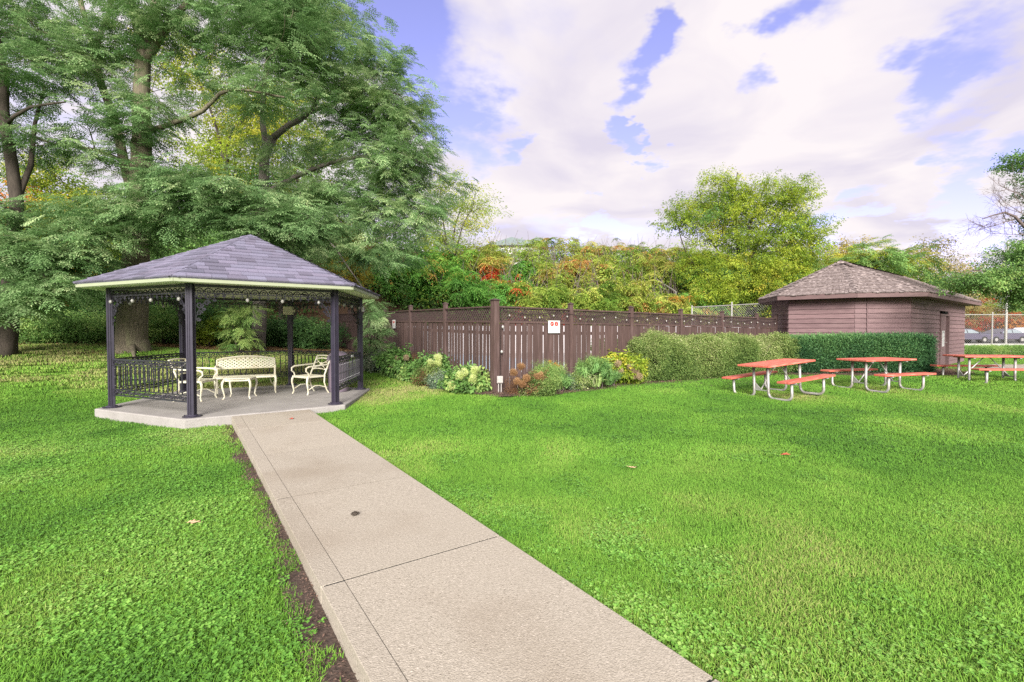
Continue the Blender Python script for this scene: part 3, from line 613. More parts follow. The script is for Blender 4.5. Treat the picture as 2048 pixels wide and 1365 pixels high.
def shingle_face(i, stuff):
    A_, B_ = ev[i], ev[(i + 1) % 6]; mid = (A_ + B_) / 2; u = (B_ - A_) / np.linalg.norm(B_ - A_); EL = np.linalg.norm(B_ - A_); v = apex - mid; SL = np.linalg.norm(v); v /= SL; nn = np.cross(u, v)
    r = np.random.default_rng(40 + i); rows = 15; ex = SL / rows; allmb = MB(); k = 0
    for j in range(rows):
        v0, v1 = j * ex - (.012 if j == 0 else 0), min((j + 1) * ex + .02, SL - .002)
        hw0, hw1 = EL / 2 * (1 - max(v0, 0) / SL) + (.008 if j == 0 else 0), EL / 2 * (1 - v1 / SL)
        x = -hw0 - r.random() * .15
        while x < hw0:
            w = r.uniform(.15, .4); xa, xb = max(x, -hw0), min(x + w - .004, hw0); x += w
            if xb - xa < .03: continue
            xa1, xb1 = np.clip(xa, -hw1, hw1), np.clip(xb, -hw1, hw1)
            if xb1 - xa1 < 1e-3: xa1, xb1 = (xa1 + xb1) / 2 - .0006, (xa1 + xb1) / 2 + .0006
            t = .016 + r.random() * .012; b0 = .004
            P = lambda uu, vv, ww: mid + u * uu + v * vv + nn * ww
            tgt = allmb if stuff else MB()
            tgt.hexa([P(xa, v0, b0 * .5), P(xb, v0, b0 * .5), P(xb1, v1, .001), P(xa1, v1, .001), P(xa, v0, b0 + t), P(xb, v0, b0 + t), P(xb1, v1, .004), P(xa1, v1, .004)])
            if not stuff: tgt.build('shingle', M['shingle'], roof)
            k += 1
    if stuff: allmb.build('shingles', M['shingle'], roof, kind='stuff')
    return k
nsh = 0
for i in (1, 0, 2, 5): nsh += shingle_face(i, nsh > 235)
for i in (3, 4): shingle_face(i, True)
for i in range(6):
    mb = MB(); a = ev[i]; n = 15; dd = apex - a; t_ = np.array([-sin(ang(i)), cos(ang(i)), 0]); rad_ = np.array([cos(ang(i)), sin(ang(i)), 0])
    for k in range(n):
        p0, p1 = a + dd * (k / n) + Z3 * .024, a + dd * min((k + 1.15) / n, 1) + Z3 * .012
        w = .085; dz = -.035
        mb.add([p0, p0 + t_ * w + Z3 * dz, p1 + t_ * w + Z3 * dz, p1, p0 - t_ * w + Z3 * dz, p1 - t_ * w + Z3 * dz], [(0, 1, 2, 3), (4, 0, 3, 5)])
    mb.build('hip_cap', M['shingle'], roof)
# lights strung under the eaves
sl = thing('string_lights', 'string of clear bulbs hung under the gazebo eaves', 'string lights', (GC[0], GC[1], 0))
bmb = MB(); bmb.lathe([(.004, -.075), (.02, -.068), (.031, -.045), (.029, -.025), (.014, -.004), (.011, .0)], 10); bulb_me = bmb.mesh('bulb', M['bulb'], smooth=True)
smb = MB(); smb.lathe([(.014, -.005), (.017, .04), (.008, .055)], 8); smb.tube([(0, 0, .05), (.006, 0, .11)], .004, 3); sock_me = smb.mesh('socket', M['cable'])
cb = MB()
for i in (0, 1, 2, 3, 4, 5):
    p, q = hexpt(i, GR + .02, PH - .11), hexpt((i + 1) % 6, GR + .02, PH - .11)
    cb.tube([p + (q - p) * t - Z3 * .03 * sin(t * 4 * pi) ** 2 for t in np.linspace(0, 1, 17)], .006, 3, False)
    for t in ((.03, .32, .55, .88) if i == 0 else (.36, .6, .87) if i == 1 else (.1, .3, .6, .93) if i == 2 else (.3, .75) if i == 5 else ()):
        c = p + (q - p) * t - Z3 * .115; bo = inst('bulb', bulb_me, sl, c); inst('socket', sock_me, bo, (0, 0, 0))
cb.build('cable', M['cable'], sl)

pq = posts[4] + (np.append(GC, 0) - posts[4]) / GR * .075
pl = thing('notice_plaque', 'small cream notice with lines of text on the rear gazebo post', 'notice', (pq[0], pq[1], 2.03), atan2(-pq[0], pq[1]))
mb = MB(); mb.box(-.15, .15, -.008, .008, -.105, .115); mb.build('board', M['plaque'], pl, bevel=.003)
mb = MB()
for k in range(5): mb.box(-.12 + .03 * (k == 0), .12 - .03 * (k == 0), -.0105, -.0085, .075 - k * .036, .083 - k * .036)
mb.build('text_lines', M['signink'], pl)
pd = posts[3]; bx = thing('sensor_box', 'small white box fixed high on the right gazebo post', 'box', (pd[0] + .075, pd[1] - .01, 2.03)); mb = MB(); off = OFF[bx.name]
mb.box(off[0] - .02, off[0] + .03, off[1] - .04, off[1] + .03, off[2] - .06, off[2] + .07); mb.build('housing', M['white'], bx, bevel=.006)
rp = (posts[2] * .42 + posts[3] * .58); dr = (posts[3] - posts[2]) / GR; nr = np.array([dr[1], -dr[0], 0]);
mb = MB(); c = rp + nr * .03 + Z3 * .90; mb.beam(c - dr * .11, c + dr * .11, .012, .05); t_ = mb.build('rail_sign', M['white'], None); tag(t_, 'tiny white strip sign on the right gazebo railing', 'sign')

# ------------------------------------------------------------------ cream cast furniture and bin
def cabriole(mb, x, y, h, sx, sy, r=.02):
    k = [(0, 0, h), (.03, .03, h * .82), (.035, .035, h * .65), (.012, .012, h * .35), (-.002, -.002, h * .15), (.02, .02, .015), (.028, .028, 0)]
    mb.tube([(x + a * sx, y + b * sy, z) for a, b, z in k], [r * 1.15, r * 1.3, r * 1.15, r * .85, r * .75, r * .8, r], 6)
def bench():
    t = thing('garden_bench', 'cream cast metal bench with pierced arched back, facing the walk', 'bench', (-6.33, 11.43, 0), atan2(.58, 1.12))
    Wd, D, SH, BH = .6, .40, .42, .86      # local: front is -y
    mb = MB()
    for k in range(7): y = -D / 2 + D * k / 6; mb.box(-Wd, Wd, y - .022, y + .022, SH - .022, SH)
    mb.box(-Wd, Wd, -D / 2 - .03, -D / 2 - .018, SH - .04, SH + .004); mb.build('seat', M['furn'], t, bevel=.004)
    # pierced back: grid of cells with lozenge openings
    mb = MB(); nx, nz = 26, 7; z0, z1 = SH + .17, BH
    yb = lambda z: D / 2 + .06 * (z - SH) / .44
    top = lambda x: z1 - .07 * (x / Wd) ** 2 + .03
    for i in range(nx):
        for j in range(nz):
            xa, xb = -Wd + 2 * Wd * i / nx, -Wd + 2 * Wd * (i + 1) / nx; xm = (xa + xb) / 2
            zz = lambda x, f: z0 + (top(x) - z0 - .05) * f
            for (x_, f_) in ((xa, j / nz),):
                c = [np.array([xa, yb(zz(xa, j / nz)), zz(xa, j / nz)]), np.array([xb, yb(zz(xb, j / nz)), zz(xb, j / nz)]), np.array([xb, yb(zz(xb, (j + 1) / nz)), zz(xb, (j + 1) / nz)]), np.array([xa, yb(zz(xa, (j + 1) / nz)), zz(xa, (j + 1) / nz)])]
                m4 = [(c[k] + c[(k + 1) % 4]) / 2 for k in range(4)]; cc = sum(c) / 4; o_ = [cc + (m - cc) * (.94 if (i + j) % 2 == 0 else .02) for m in m4]; Yt = np.array([0, .014, 0])
                vs = c + m4 + o_; vs2 = [v + Yt for v in vs]
                fs = []
                for k in range(4):
                    fs += [(k, 4 + k, 8 + k), (4 + k, (k + 1) % 4, 8 + (k) % 4) if False else (4 + k, (k + 1) % 4, 8 + k), (8 + k, (k + 1) % 4, 8 + (k + 1) % 4)]
                fs = [f for f in fs]; n_ = 12
                mb.add(vs + vs2, fs + [tuple(n_ + q for q in f[::-1]) for f in fs] + [(8 + k, 8 + (k + 1) % 4, 20 + (k + 1) % 4, 20 + k) for k in range(4)])
    mb.build('backrest', M['furn'], t)
    mb = MB(); xsx = np.linspace(-Wd - .012, Wd + .012, 15)
    mb.tube([(x, yb(top(x)) + .007, top(x) - .02) for x in xsx], .026, 6); mb.tube([(x, yb(z0) + .007, z0) for x in (-Wd, Wd)], .016, 6)
    for s_ in (-1, 1): mb.tube([(s_ * (Wd + .012), D / 2 + .03, 0), (s_ * (Wd + .012), D / 2, SH * .7), (s_ * (Wd + .012), D / 2 + .007, SH), (s_ * (Wd + .012), yb(BH - .06) + .007, BH - .06)], [.017, .02, .022, .02], 6)
    mb.build('back_frame', M['furn'], t)
    for s_ in (-1, 1):
        mb = MB(); X = s_ * (Wd + .012); mb.tube([(X, D / 2 + .02, SH + .23), (X, 0, SH + .25), (X, -D / 2 - .01, SH + .235), (X, -D / 2 - .05, SH + .19), (X, -D / 2 - .02, SH + .12), (X, -D / 2, SH)], [.02, .024, .024, .02, .016, .018], 6); mb.build('armrest', M['furn'], t)
        mb = MB(); cabriole(mb, X, -D / 2, SH, s_ * .3, -1); mb.build('leg', M['furn'], t)
        mb = MB(); mb.tube([(X, -D / 2 + .02, .06), (X * .96, -.02, .22), (X, D / 2 - .02, SH - .05)], .01, 5); mb.tube([(X, D / 2, .12), (X * .86, .05, .24), (X * .8, -.05, SH - .03)], .01, 5); mb.build('brace', M['furn'], t)
bench()
def armchair():
    t = thing('garden_armchair', 'cream cast metal armchair with crossed ribbon back, at the right of the bench', 'armchair', (-4.83, 11.42, 0), atan2(-.77, -.64) + pi / 2 + .12, 'cream armchairs in the gazebo')
    Wd, D, SH, BH = .27, .44, .43, .88
    mb = MB()
    for k in range(7): y = -D / 2 + D * k / 6; mb.box(-Wd, Wd, y - .024, y + .024, SH - .024, SH)
    for s_ in (-1, 1): mb.box(s_ * Wd - .018, s_ * Wd + .018, -D / 2 - .02, D / 2 + .02, SH - .036, SH + .003)
    mb.box(-Wd, Wd, -D / 2 - .03, -D / 2 - .015, SH - .042, SH + .004); mb.build('seat', M['furn'], t, bevel=.004)
    yb = lambda z: D / 2 + .2 * (z - SH) / .45
    mb = MB()
    for s_ in (-1, 1): mb.tube([(s_ * Wd, yb(z), z) for z in np.linspace(SH, BH, 5)], .019, 6)
    for z in (BH - .01, BH - .075): mb.tube([(x, yb(z), z + .018 * (1 - (x / Wd) ** 2)) for x in np.linspace(-Wd, Wd, 7)], .017, 6)
    mb.tube([(x, yb(SH + .12), SH + .12 + .03 * (1 - (x / Wd) ** 2)) for x in np.linspace(-Wd, Wd, 5)], .015, 6); mb.build('back_frame', M['furn'], t)
    mb = MB()
    for s_ in (-1, 1):
        f = lambda x, z: (x, yb(z), z)
        mb.tube([f(s_ * (Wd - .02), BH - .09), f(s_ * .10, BH - .16), f(0, SH + .255), f(-s_ * .1, SH + .2), f(-s_ * (Wd - .03), SH + .135)], .012, 5)
        mb.tube([f(s_ * .03, SH + .26), f(s_ * .12, SH + .30), f(s_ * (Wd - .01), SH + .27)], .011, 5)
    mb.tube([(.035 * cos(a), yb(SH + .255), SH + .255 + .035 * sin(a)) for a in np.linspace(0, 2 * pi, 9)], .01, 5); mb.build('backrest', M['furn'], t)
    for s_ in (-1, 1):
        X = s_ * (Wd + .01)
        mb = MB(); mb.tube([(X, yb(SH + .25), SH + .25), (X, 0, SH + .235), (X, -D / 2 + .03, SH + .225), (X, -D / 2 - .045, SH + .19), (X, -D / 2 - .05, SH + .12), (X, -D / 2 + .01, SH + .07), (X, -D / 2 + .03, SH)], [.017, .02, .022, .02, .017, .016, .018], 6); mb.build('armrest', M['furn'], t)
        mb = MB(); cabriole(mb, X, -D / 2, SH, s_ * .4, -1); mb.build('leg', M['furn'], t)
        mb = MB(); mb.tube([(X, D / 2, SH), (X, D / 2 - .01, SH * .6), (X, D / 2 + .05, SH * .2), (X, D / 2 + .11, 0)], [.02, .017, .015, .018], 6); mb.build('leg', M['furn'], t)
        mb = MB(); mb.tube([(X, -D / 2 + .015, .12), (X, -.05, .2), (X, .08, .2), (X, D / 2 + .06, .13)], .012, 5); mb.build('stretcher', M['furn'], t)
    return t
ch = armchair()
c2 = copy_tree(ch); c2.location = (-6.80, 10.36, 0); c2.rotation_euler[2] = pi / 2 + .06; c2['label'] = 'cream cast metal armchair behind the front left railing, facing right'
def side_table():
    t = thing('low_table', 'low cream cast metal table with curved legs before the bench', 'table', (-6.05, 10.66, 0), .26)
    a, b, h = .27, .27, .46
    mb = MB(); mb.prism([(a * 1.1 * cos(u) * (abs(cos(u)) ** -.35 if abs(cos(u)) > .01 else 1), b * 1.1 * sin(u) * (abs(sin(u)) ** -.35 if abs(sin(u)) > .01 else 1)) for u in np.linspace(0.05, 2 * pi + .05, 25)[:-1]], h - .02, h); mb.build('tabletop', M['furn'], t, bevel=.005)
    mb = MB()
    for s_ in (-1, 1): mb.box(-a + .03, a - .03, s_ * (b - .03) - .008, s_ * (b - .03) + .008, h - .065, h - .02); mb.box(s_ * (a - .03) - .008, s_ * (a - .03) + .008, -b + .03, b - .03, h - .066, h - .02)
    mb.build('apron', M['furn'], t)
    for sx_ in (-1, 1):
        for sy_ in (-1, 1): mb = MB(); cabriole(mb, sx_ * (a - .03), sy_ * (b - .03), h - .02, sx_, sy_, .019); mb.build('leg', M['furn'], t)
side_table()
bn = thing('litter_bin', 'dark round litter bin with domed violet lid behind a gazebo post', 'bin', (-4.27, 11.80, 0))
o_ = OFF[bn.name]; mb = MB(); mb.lathe([(.22, .0), (.235, .02), (.255, .74), (.26, .76)], 20, o_); mb.build('body', M['binlid'], bn, True)
mb = MB(); mb.lathe([(.27, .755), (.275, .80), (.25, .88), (.19, .945), (.10, .985), (.01, .995)], 20, o_); mb.build('lid', M['binlid'], bn, True)
mb = MB(); mb.box(o_[0] - .12, o_[0] + .12, o_[1] - .272, o_[1] - .2, .80, .89); mb.build('flap', M['black'], bn)

# ------------------------------------------------------------------ fences round the pool
post_cap = MB(); post_cap.box(-.066, .066, -.066, .066, 0, .022); post_cap.add([(-.05, -.05, .022), (.05, -.05, .022), (.05, .05, .022), (-.05, .05, .022), (0, 0, .05)], [(0, 1, 4), (1, 2, 4), (2, 3, 4), (3, 0, 4)])
cap_me = post_cap.mesh('post_cap', M['fence_dark'])
board_me = {}
for k in range(5):
    mb = MB(); w = .069 + .002 * (k % 3); h = .0; mb.hexa([(-w, -.006, 0), (w, -.006, 0), (w, .006, 0), (-w, .006, 0), (-w, -.006, 1), (w, -.006, 1), (w, .006, 1), (-w, .006, 1)]); board_me[k] = mb.mesh('board', M['fence'])
slat_me = None
def fence(name, label, step, bays, dz_bay, npb, facing, first_post, last_frac=1.0, seed=0):
    r = np.random.default_rng(seed); Ls = np.linalg.norm(step); u = step / Ls; U = np.array([u[0], u[1], 0]); n = np.array([u[1], -u[0], 0]) * facing    # n points to the lawn
    f = thing(name, label, 'fence', (FC[0], FC[1], .05)); yaw = atan2(u[1], u[0])
    Z = lambda s: dz_bay * s / Ls
    P = lambda s, z, o=0: np.array([FC[0], FC[1], 0]) + U * s + Z3 * (z + Z(s)) + n * o
    total = (bays - 1 + last_frac) * Ls
    for k in range(bays + 1):
        s_ = min(k * Ls, total)
        if k == 0 and not first_post: continue
        w = .145 if k == 0 else .10; c = P(s_, 0); gz_ = min(tz(c[0], c[1]), c[2]) - .3; mb = MB()
        mb.beam((c[0], c[1], gz_), (c[0], c[1], c[2] + 2.185), w, w, U); po = mb.build('post', M['fence'], f)
        cp = inst('post_cap', cap_me, po, P(s_, 2.185), (0, 0, yaw), (w / .1,) * 2 + (1,))
    for k in range(bays):
        s0, s1 = k * Ls + (.075 if k == 0 else .052), min((k + 1) * Ls, total) - .052
        for z, w, h in ((2.045, .09, .035), (1.70, .05, .045), (1.44, .04, .08), (.46, .04, .085)):
            mb = MB(); o_ = -.035 if z < 1.6 else 0; mb.beam(P(s0, z, o_), P(s1, z, o_), w, h); mb.build('rail', M['fence'], f)
        mb = MB(); mb.beam(P(s0, .06, -.01), P(s1, .06, -.01), .03, .17); mb.build('kick_board', M['fence'], f)
        # lattice: two layers of diagonal slats clipped to the panel
        mb = MB(); H0, H1 = 1.722, 2.03; hh = H1 - H0; q = .078
        q = .078 if facing > 0 else .105
        for lay_, sg in ((.006, 1), (-.006, -1)):
            t = s0 - hh
            while t < s1:
                a, b = (t, t + hh); za, zb = (H0, H1) if sg > 0 else (H1, H0)
                if a < s0: za += (zb - za) * (s0 - a) / (b - a); a = s0
                if b > s1: zb = za + (zb - za) * (s1 - a) / (b - a); b = s1
                if b - a > .03: mb.beam(P(a, za, lay_), P(b, zb, lay_), .028, .008, n)
                t += q * 1.0
        mb.build('lattice_panel', M['fence_dark'], f)
        nb = npb if k < bays - 1 else max(2, int(round(npb * last_frac))); pitch = (s1 - s0) / nb
        for j in range(nb):
            c = P(s0 + (j + .5) * pitch + r.normal(0, .004), .155 + r.normal(0, .006), .0); sc = (pitch - (.018 if facing > 0 else .050 if k < 3 else .03)) / .142 * (1 + r.normal(0, .03))
            top = 1.675
            inst('board', board_me[int(r.integers(5))], f, c, (r.normal(0, .004), r.normal(0, .0035), yaw), (sc, 1, top - .155))
        # shadowbox: boards on the far side closing part of the gaps
        mb = MB()
        for j in range(nb - 1):
            if r.random() < (.9 if facing > 0 else (.12, .3, .5, .6, .7, .7)[k]):
                c = s0 + (j + 1) * pitch + .012; mb.hexa([tuple(P(c + a_, z_, o2)) for z_ in (.2, 1.66) for a_, o2 in ((-.03, -.085), (.012, -.085), (.012, -.07), (-.03, -.07))])
        if mb.n: mb.build('backing_board', M['fence_dark'], f, kind='stuff')
    return f, P, n, U
fR, PR, nR, uR = fence('wooden_fence', 'brown board fence with lattice top running from the corner post to the hut', FR, 6, -.018, 13, 1, True, .62, 3)
fL, PL, nL, uL = fence('wooden_fence', 'brown board fence with lattice top receding behind the gazebo', FL, 6, .043, 15, -1, False, 1.0, 4)
# fence signs
def fence_sign(name, label, c, yaw, w, h):
    t = thing(name, label, 'sign', c, yaw); mb = MB(); mb.box(-w / 2, w / 2, -.004, .004, -h / 2, h / 2); mb.build('panel', M['white'], t, bevel=.002)
    r = w * .155
    for s_ in (-1, 1):
        cx, cz = s_ * w * .185, h * .24
        mb = MB(); n = 20; vo = [(cx + r * cos(2 * pi * k / n), -.0065, cz + r * sin(2 * pi * k / n)) for k in range(n)]; mb.add(vo, [tuple(range(n))]); sy = mb.build('prohibition_disc', M['signred'], t)
        mb = MB(); y = -.0085
        q = lambda pts: mb.add([(cx + a * r * .78, y, cz + b * r * .78) for a, b in pts], [tuple(range(len(pts)))])
        if s_ < 0:      # dog
            q([(-.55, .12), (.35, .12), (.4, -.12), (-.5, -.18)]); q([(-.5, -.15), (-.32, -.15), (-.36, -.62), (-.52, -.62)]); q([(.2, -.12), (.38, -.12), (.4, -.62), (.24, -.62)]); q([(.3, .1), (.3, .5), (.62, .42), (.66, .2), (.45, .12)]); q([(-.58, .1), (-.66, .45), (-.6, .45), (-.48, .12)])
        else:           # bottle
            q([(-.22, -.66), (.22, -.66), (.22, .1), (-.22, .1)]); q([(-.22, .1), (.22, .1), (.08, .35), (-.08, .35)]); q([(-.08, .35), (.08, .35), (.08, .66), (-.08, .66)])
        mb.build('pictogram', M['white'], sy)
        mb = MB(); a = .707 * r; e = .09 * r; y = -.0105; mb.add([(cx - a - e * .7, y, cz + a - e * .7), (cx - a + e * .7, y, cz + a + e * .7), (cx + a + e * .7, y, cz - a + e * .7), (cx + a - e * .7, y, cz - a - e * .7)], [(0, 1, 2, 3)]); mb.build('slash', M['signred'], sy)
    mb = MB()
    for k, (ww) in enumerate((.30, .38, .36)):
        z = -h * .10 - k * h * .105; x = -w * ww
        while x < w * ww:
            l = w * random.uniform(.03, .10); mb.box(x, min(x + l, w * ww), -.006, -.0045, z - h * .016, z + h * .016); x += l + w * .018
    mb.build('text_lines', M['signink'], t)
yR = atan2(uR[1], uR[0]); yL = atan2(uL[1], uL[0]) + pi
fence_sign('pool_sign', 'white pool rules sign with two red symbols on the right fence', PR(1.74, 1.60, .05), yR, .38, .31)
fence_sign('pool_sign', 'narrow looking white rules sign on the fence beside the gazebo', PL(7.0, 1.60, .05), yL, .30, .30)
# bulbs along the right fence
fl = thing('fence_lights', 'string of small white bulbs sagging along the right fence lattice', 'string lights', tuple(PR(0, 1.9)))
cb = MB(); pts = []
for s_ in np.linspace(.1, 13.2, 90): pts.append(PR(s_, 1.99 - .10 * abs(sin(s_ * pi / 1.9)), .06))
cb.tube(pts, .006, 3, False); cb.tube([PR(.11, 2.0, .07), PR(.12, 1.7, .075), PR(.10, 1.1, .075), PR(.11, .5, .075), PR(.05, .45, .08)], .006, 3, False); cb.build('cable', M['cable'], fl)
for k, s_ in enumerate(np.arange(.36, 13, .45)):
    z = 1.93 - .10 * abs(sin(s_ * pi / 1.9)); b = inst('bulb', bulb_me, fl, PR(s_, z, .07), scale=(.6, .6, .66))
for s_, z in ((.16, 1.62), (.13, 1.05)): inst('bulb', bulb_me, fl, PR(s_, z, .085))
# outlet box on two conduits at the corner
oc = PR(.02, 0, .17); oz = tz(oc[0], oc[1]); ob = thing('outlet_box', 'grey weatherproof outlet box on two conduits at the fence corner', 'outlet box', (oc[0], oc[1], oz), .1)
mb = MB(); mb.box(-.07, .07, -.045, .045, .235, .40); mb.build('housing', M['outlet'], ob, bevel=.012)
mb = MB(); mb.box(-.055, .065, -.062, -.046, .25, .385); mb.build('cover', M['outlet'], ob, bevel=.008)
for x in (-.03, .03): mb = MB(); mb.tube([(x, .0, -.05), (x, 0, .24)], .014, 8); mb.build('conduit', M['outlet'], ob)

# pool yard seen through the gaps
mb = MB(); nl_ = np.array([FL[1], -FL[0]]) / np.linalg.norm(FL); A0 = FC + FR / np.linalg.norm(FR) * .15 + np.array([0, .15])
ip = [tuple(FC + np.array([0, .25])), tuple(FC + FR * 5.55 + np.array([-.1, .2])), (15.5, 30), (-11.4, 30), tuple(FC + FL * 6.0 + np.array([.25, 0]))]
mb.prism(ip, -.1, .07); dk = mb.build('pool_deck', M['deck']); tag(dk, kind='structure')
mb = MB(); mb.prism([(-1.6, 16.6), (3.2, 19.6), (-2.6, 28.4), (-7.4, 25.4)], .0, .078); wt = mb.build('pool_water', M['water']); tag(wt, kind='structure')
mb = MB(); mb.box(-11.4, 15.5, 30.0, 30.2, -.3, 1.75); pw = mb.build('pool_wall', M['poolwall']); tag(pw, 'long white wall at the far side of the pool yard', 'wall')

# ------------------------------------------------------------------ hut
hut = thing('pool_hut', 'brown clapboard hut with an eight sided end and cedar shake roof', 'hut', (13, 19, 0)); 
HP = [np.array(p) for p in ((10.7, 19.8), (10.33, 17.95), (11.86, 16.65), (13.42, 16.2), (20.6, 21.9))]
hu = np.array([.784, .621]); hn = np.array([-.621, .784]); HP.append(HP[4] + hn * 4.8); HP.append(HP[0] + hu * 1.2 + hn * .35)
HZ = 2.63; HB = -.1
n = len(HP); hc = np.array([13.4, 19.5]); exps = .168; rows = int((HZ - HB) / exps)
mb = MB(); mb.prism([tuple(p + (hc - p) / np.linalg.norm(hc - p) * .12) for p in HP[:4]] + [tuple(HP[4] + hn * .5 - hu * .2), tuple(HP[5] - hu * .2), tuple(HP[6])], HB, HZ); mb.build('wall_core', M['shedtrim'], hut)
DOOR = (4.25, 5.75)
def clap(a, b, z0, z1):
    d = b - a; L_ = np.linalg.norm(d); 
    if L_ < .03: return
    d = d / L_; o = np.array([d[1], -d[0]])
    mb = MB(); A = lambda p, z, off: (*(p + o * off), z)
    mb.hexa([A(a, z0, -.02), A(b, z0, -.02), A(b, z0, .036), A(a, z0, .036), A(a, z1 + .012, -.02), A(b, z1 + .012, -.02), A(b, z1 + .012, .003), A(a, z1 + .012, .003)]); return mb
for i in range(4):
    a, b = HP[i], HP[i + 1]
    for j in range(rows):
        z0, z1 = HB + j * exps, HB + (j + 1) * exps
        spans = [(a, b)]
        if i == 3:
            d = (b - a) / np.linalg.norm(b - a)
            if z0 < 2.1: spans = [(a, a + d * (DOOR[0] - .06)), (a + d * (DOOR[1] + .06), b)]
        if i == 2:
            d = (b - a) / np.linalg.norm(b - a); spans = [(a, a + d * .34), (a + d * .39, b)]
        for p, q in spans:
            m_ = clap(p, q, z0, z1)
            if m_: m_.build('clapboard', M['shed'], hut)
d = (HP[3] - HP[2]); d /= np.linalg.norm(d); o = np.array([d[1], -d[0]]); c = HP[2] + d * .365
mb = MB(); mb.beam((*(c + o * .02), HB), (*(c + o * .02), HZ - .02), .045, .03, (*d, 0)); mb.build('batten', M['shed'], hut)
d = hu; o = np.array([d[1], -d[0]]); W0, W1 = HP[3] + d * DOOR[0], HP[3] + d * DOOR[1]
for c in (W0, W1): mb = MB(); mb.beam((*(c + o * -.12), HB), (*(c + o * -.12), 2.12), .05, .34, (*o, 0)); mb.build('door_jamb', M['shedtrim'], hut)
mb = MB(); mb.beam((*(W0 + o * -.12), 2.10), (*(W1 + o * -.12), 2.10), .34, .07); mb.build('door_head', M['shedtrim'], hut)
mb = MB(); mb.beam((*(W0 + o * .0), 1.03), (*(W0 + d * .98 + o * .0), 1.03), .05, 2.06, (0, 0, 1)); dr_ = mb.build('door', M['shed'], hut); mb = MB(); mb.beam((*(W0 + d * .98 + o * -.22), 1.03), (*(W1 + o * -.22), 1.03), .05, 2.06, (0, 0, 1)); mb.build('dark_opening', M['fence_dark'], hut)  # dark sheet stands for the shade in the opening beside the leaf
mb = MB(); c = W0 + d * .52 + o * .03; mb.beam((*(c - d * .19), 1.16), (*(c + d * .19), 1.16), .006, .62); mb.build('notice', M['white'], dr_)
mb = MB()
for k in range(11): z = 1.40 - k * .05; mb.beam((*(c - d * .14 + o * .005), z), (*(c + d * (.14 - .05 * (k % 3)) + o * .005), z), .003, .018)
mb.beam((*(c - d * .12 + o * .005), 1.435), (*(c + d * .02 + o * .005), 1.435), .003, .035); mb.build('notice_text', M['signink'], dr_)
mb = MB(); c = W0 + d * .90 + o * .025; mb.tube([(*c, 1.0), (*(c + o * .05), 1.0), (*(c + o * .05 - d * .1), 1.0)], .012, 6); mb.build('handle', M['galv'], dr_)
# eaves, fascia and shake roof
OV = .48
def offs(poly, dist):
    out = []; m = len(poly)
    for i in range(m):
        p0, p1, p2 = poly[i - 1], poly[i], poly[(i + 1) % m]; d1 = (p1 - p0) / np.linalg.norm(p1 - p0); d2 = (p2 - p1) / np.linalg.norm(p2 - p1)
        n1, n2 = np.array([d1[1], -d1[0]]), np.array([d2[1], -d2[0]]); bs = n1 + n2; bs /= np.linalg.norm(bs); out.append(p1 + bs * dist / max(.3, np.dot(bs, n1)))
    return out
EP = offs(HP, OV); AP = np.array([12.95, 19.0, 4.2]); RP = np.array([19.6, 24.27, 4.2]); EZ = 2.76
mb = MB(); mb.prism([tuple(p) for p in offs(HP, OV - .03)], HZ - .02, HZ + .01); mb.build('soffit', M['shedtrim'], hut)
EE = [np.array([*p, EZ]) for p in EP]
faces = [(0, 1, 'A'), (1, 2, 'A'), (2, 3, 'A'), (3, 4, 'Q'), (4, 5, 'R'), (5, 6, 'Q2'), (6, 0, 'A')]
mb = MB(); mb.add([*EE, AP, RP], [(0, 1, 7), (1, 2, 7), (2, 3, 7), (3, 4, 8, 7), (4, 5, 8), (5, 6, 7, 8), (6, 0, 7)]); hr = mb.build('roof', M['shake'], hut)
for i in range(7):
    mb = MB(); a, b = EE[i], EE[(i + 1) % 7]; mb.beam(a - Z3 * .075, b - Z3 * .075, .03, .17); mb.build('fascia', M['shedtrim'], hut)
for (i, j, kd) in faces:
    A_, B_ = EE[i], EE[j]; T0 = AP if kd in 'A' else (AP if kd == 'Q' else RP); T1 = AP if kd == 'A' else RP
    if kd == 'R': T0 = T1 = RP
    if kd == 'Q2': T0, T1 = RP, AP
    if kd == 'A': T0 = T1 = AP
    rws = 10; r = np.random.default_rng(60 + i); mb = MB(); nn = np.cross(B_ - A_, T0 - A_); nn /= np.linalg.norm(nn); nn *= np.sign(nn[2])
    for k in range(rws):
        f0, f1 = k / rws - (.012 if k == 0 else 0), min((k + 1.12) / rws, 1)
        a0, b0, a1, b1 = A_ + (T0 - A_) * f0, B_ + (T1 - B_) * f0, A_ + (T0 - A_) * f1, B_ + (T1 - B_) * f1; Lr = np.linalg.norm(b0 - a0)
        t = 0.0
        while t < Lr:
            w = r.uniform(.09, .2); u0, u1 = t / Lr, min((t + w - .008) / Lr, 1); t += w
            lf = .024 + r.random() * .014; dn = r.normal(0, .012)
            p = [a0 + (b0 - a0) * u0, a0 + (b0 - a0) * u1, a1 + (b1 - a1) * u1, a1 + (b1 - a1) * u0]; sl_ = (a1 - a0) / np.linalg.norm(a1 - a0) * dn; p[0] = p[0] - sl_; p[1] = p[1] - sl_
            mb.hexa([p[0] + nn * .004, p[1] + nn * .004, p[2] + nn * .002, p[3] + nn * .002, p[0] + nn * lf, p[1] + nn * lf, p[2] + nn * .008, p[3] + nn * .008])
    mb.build('shakes', M['shake'], hr, kind='stuff')
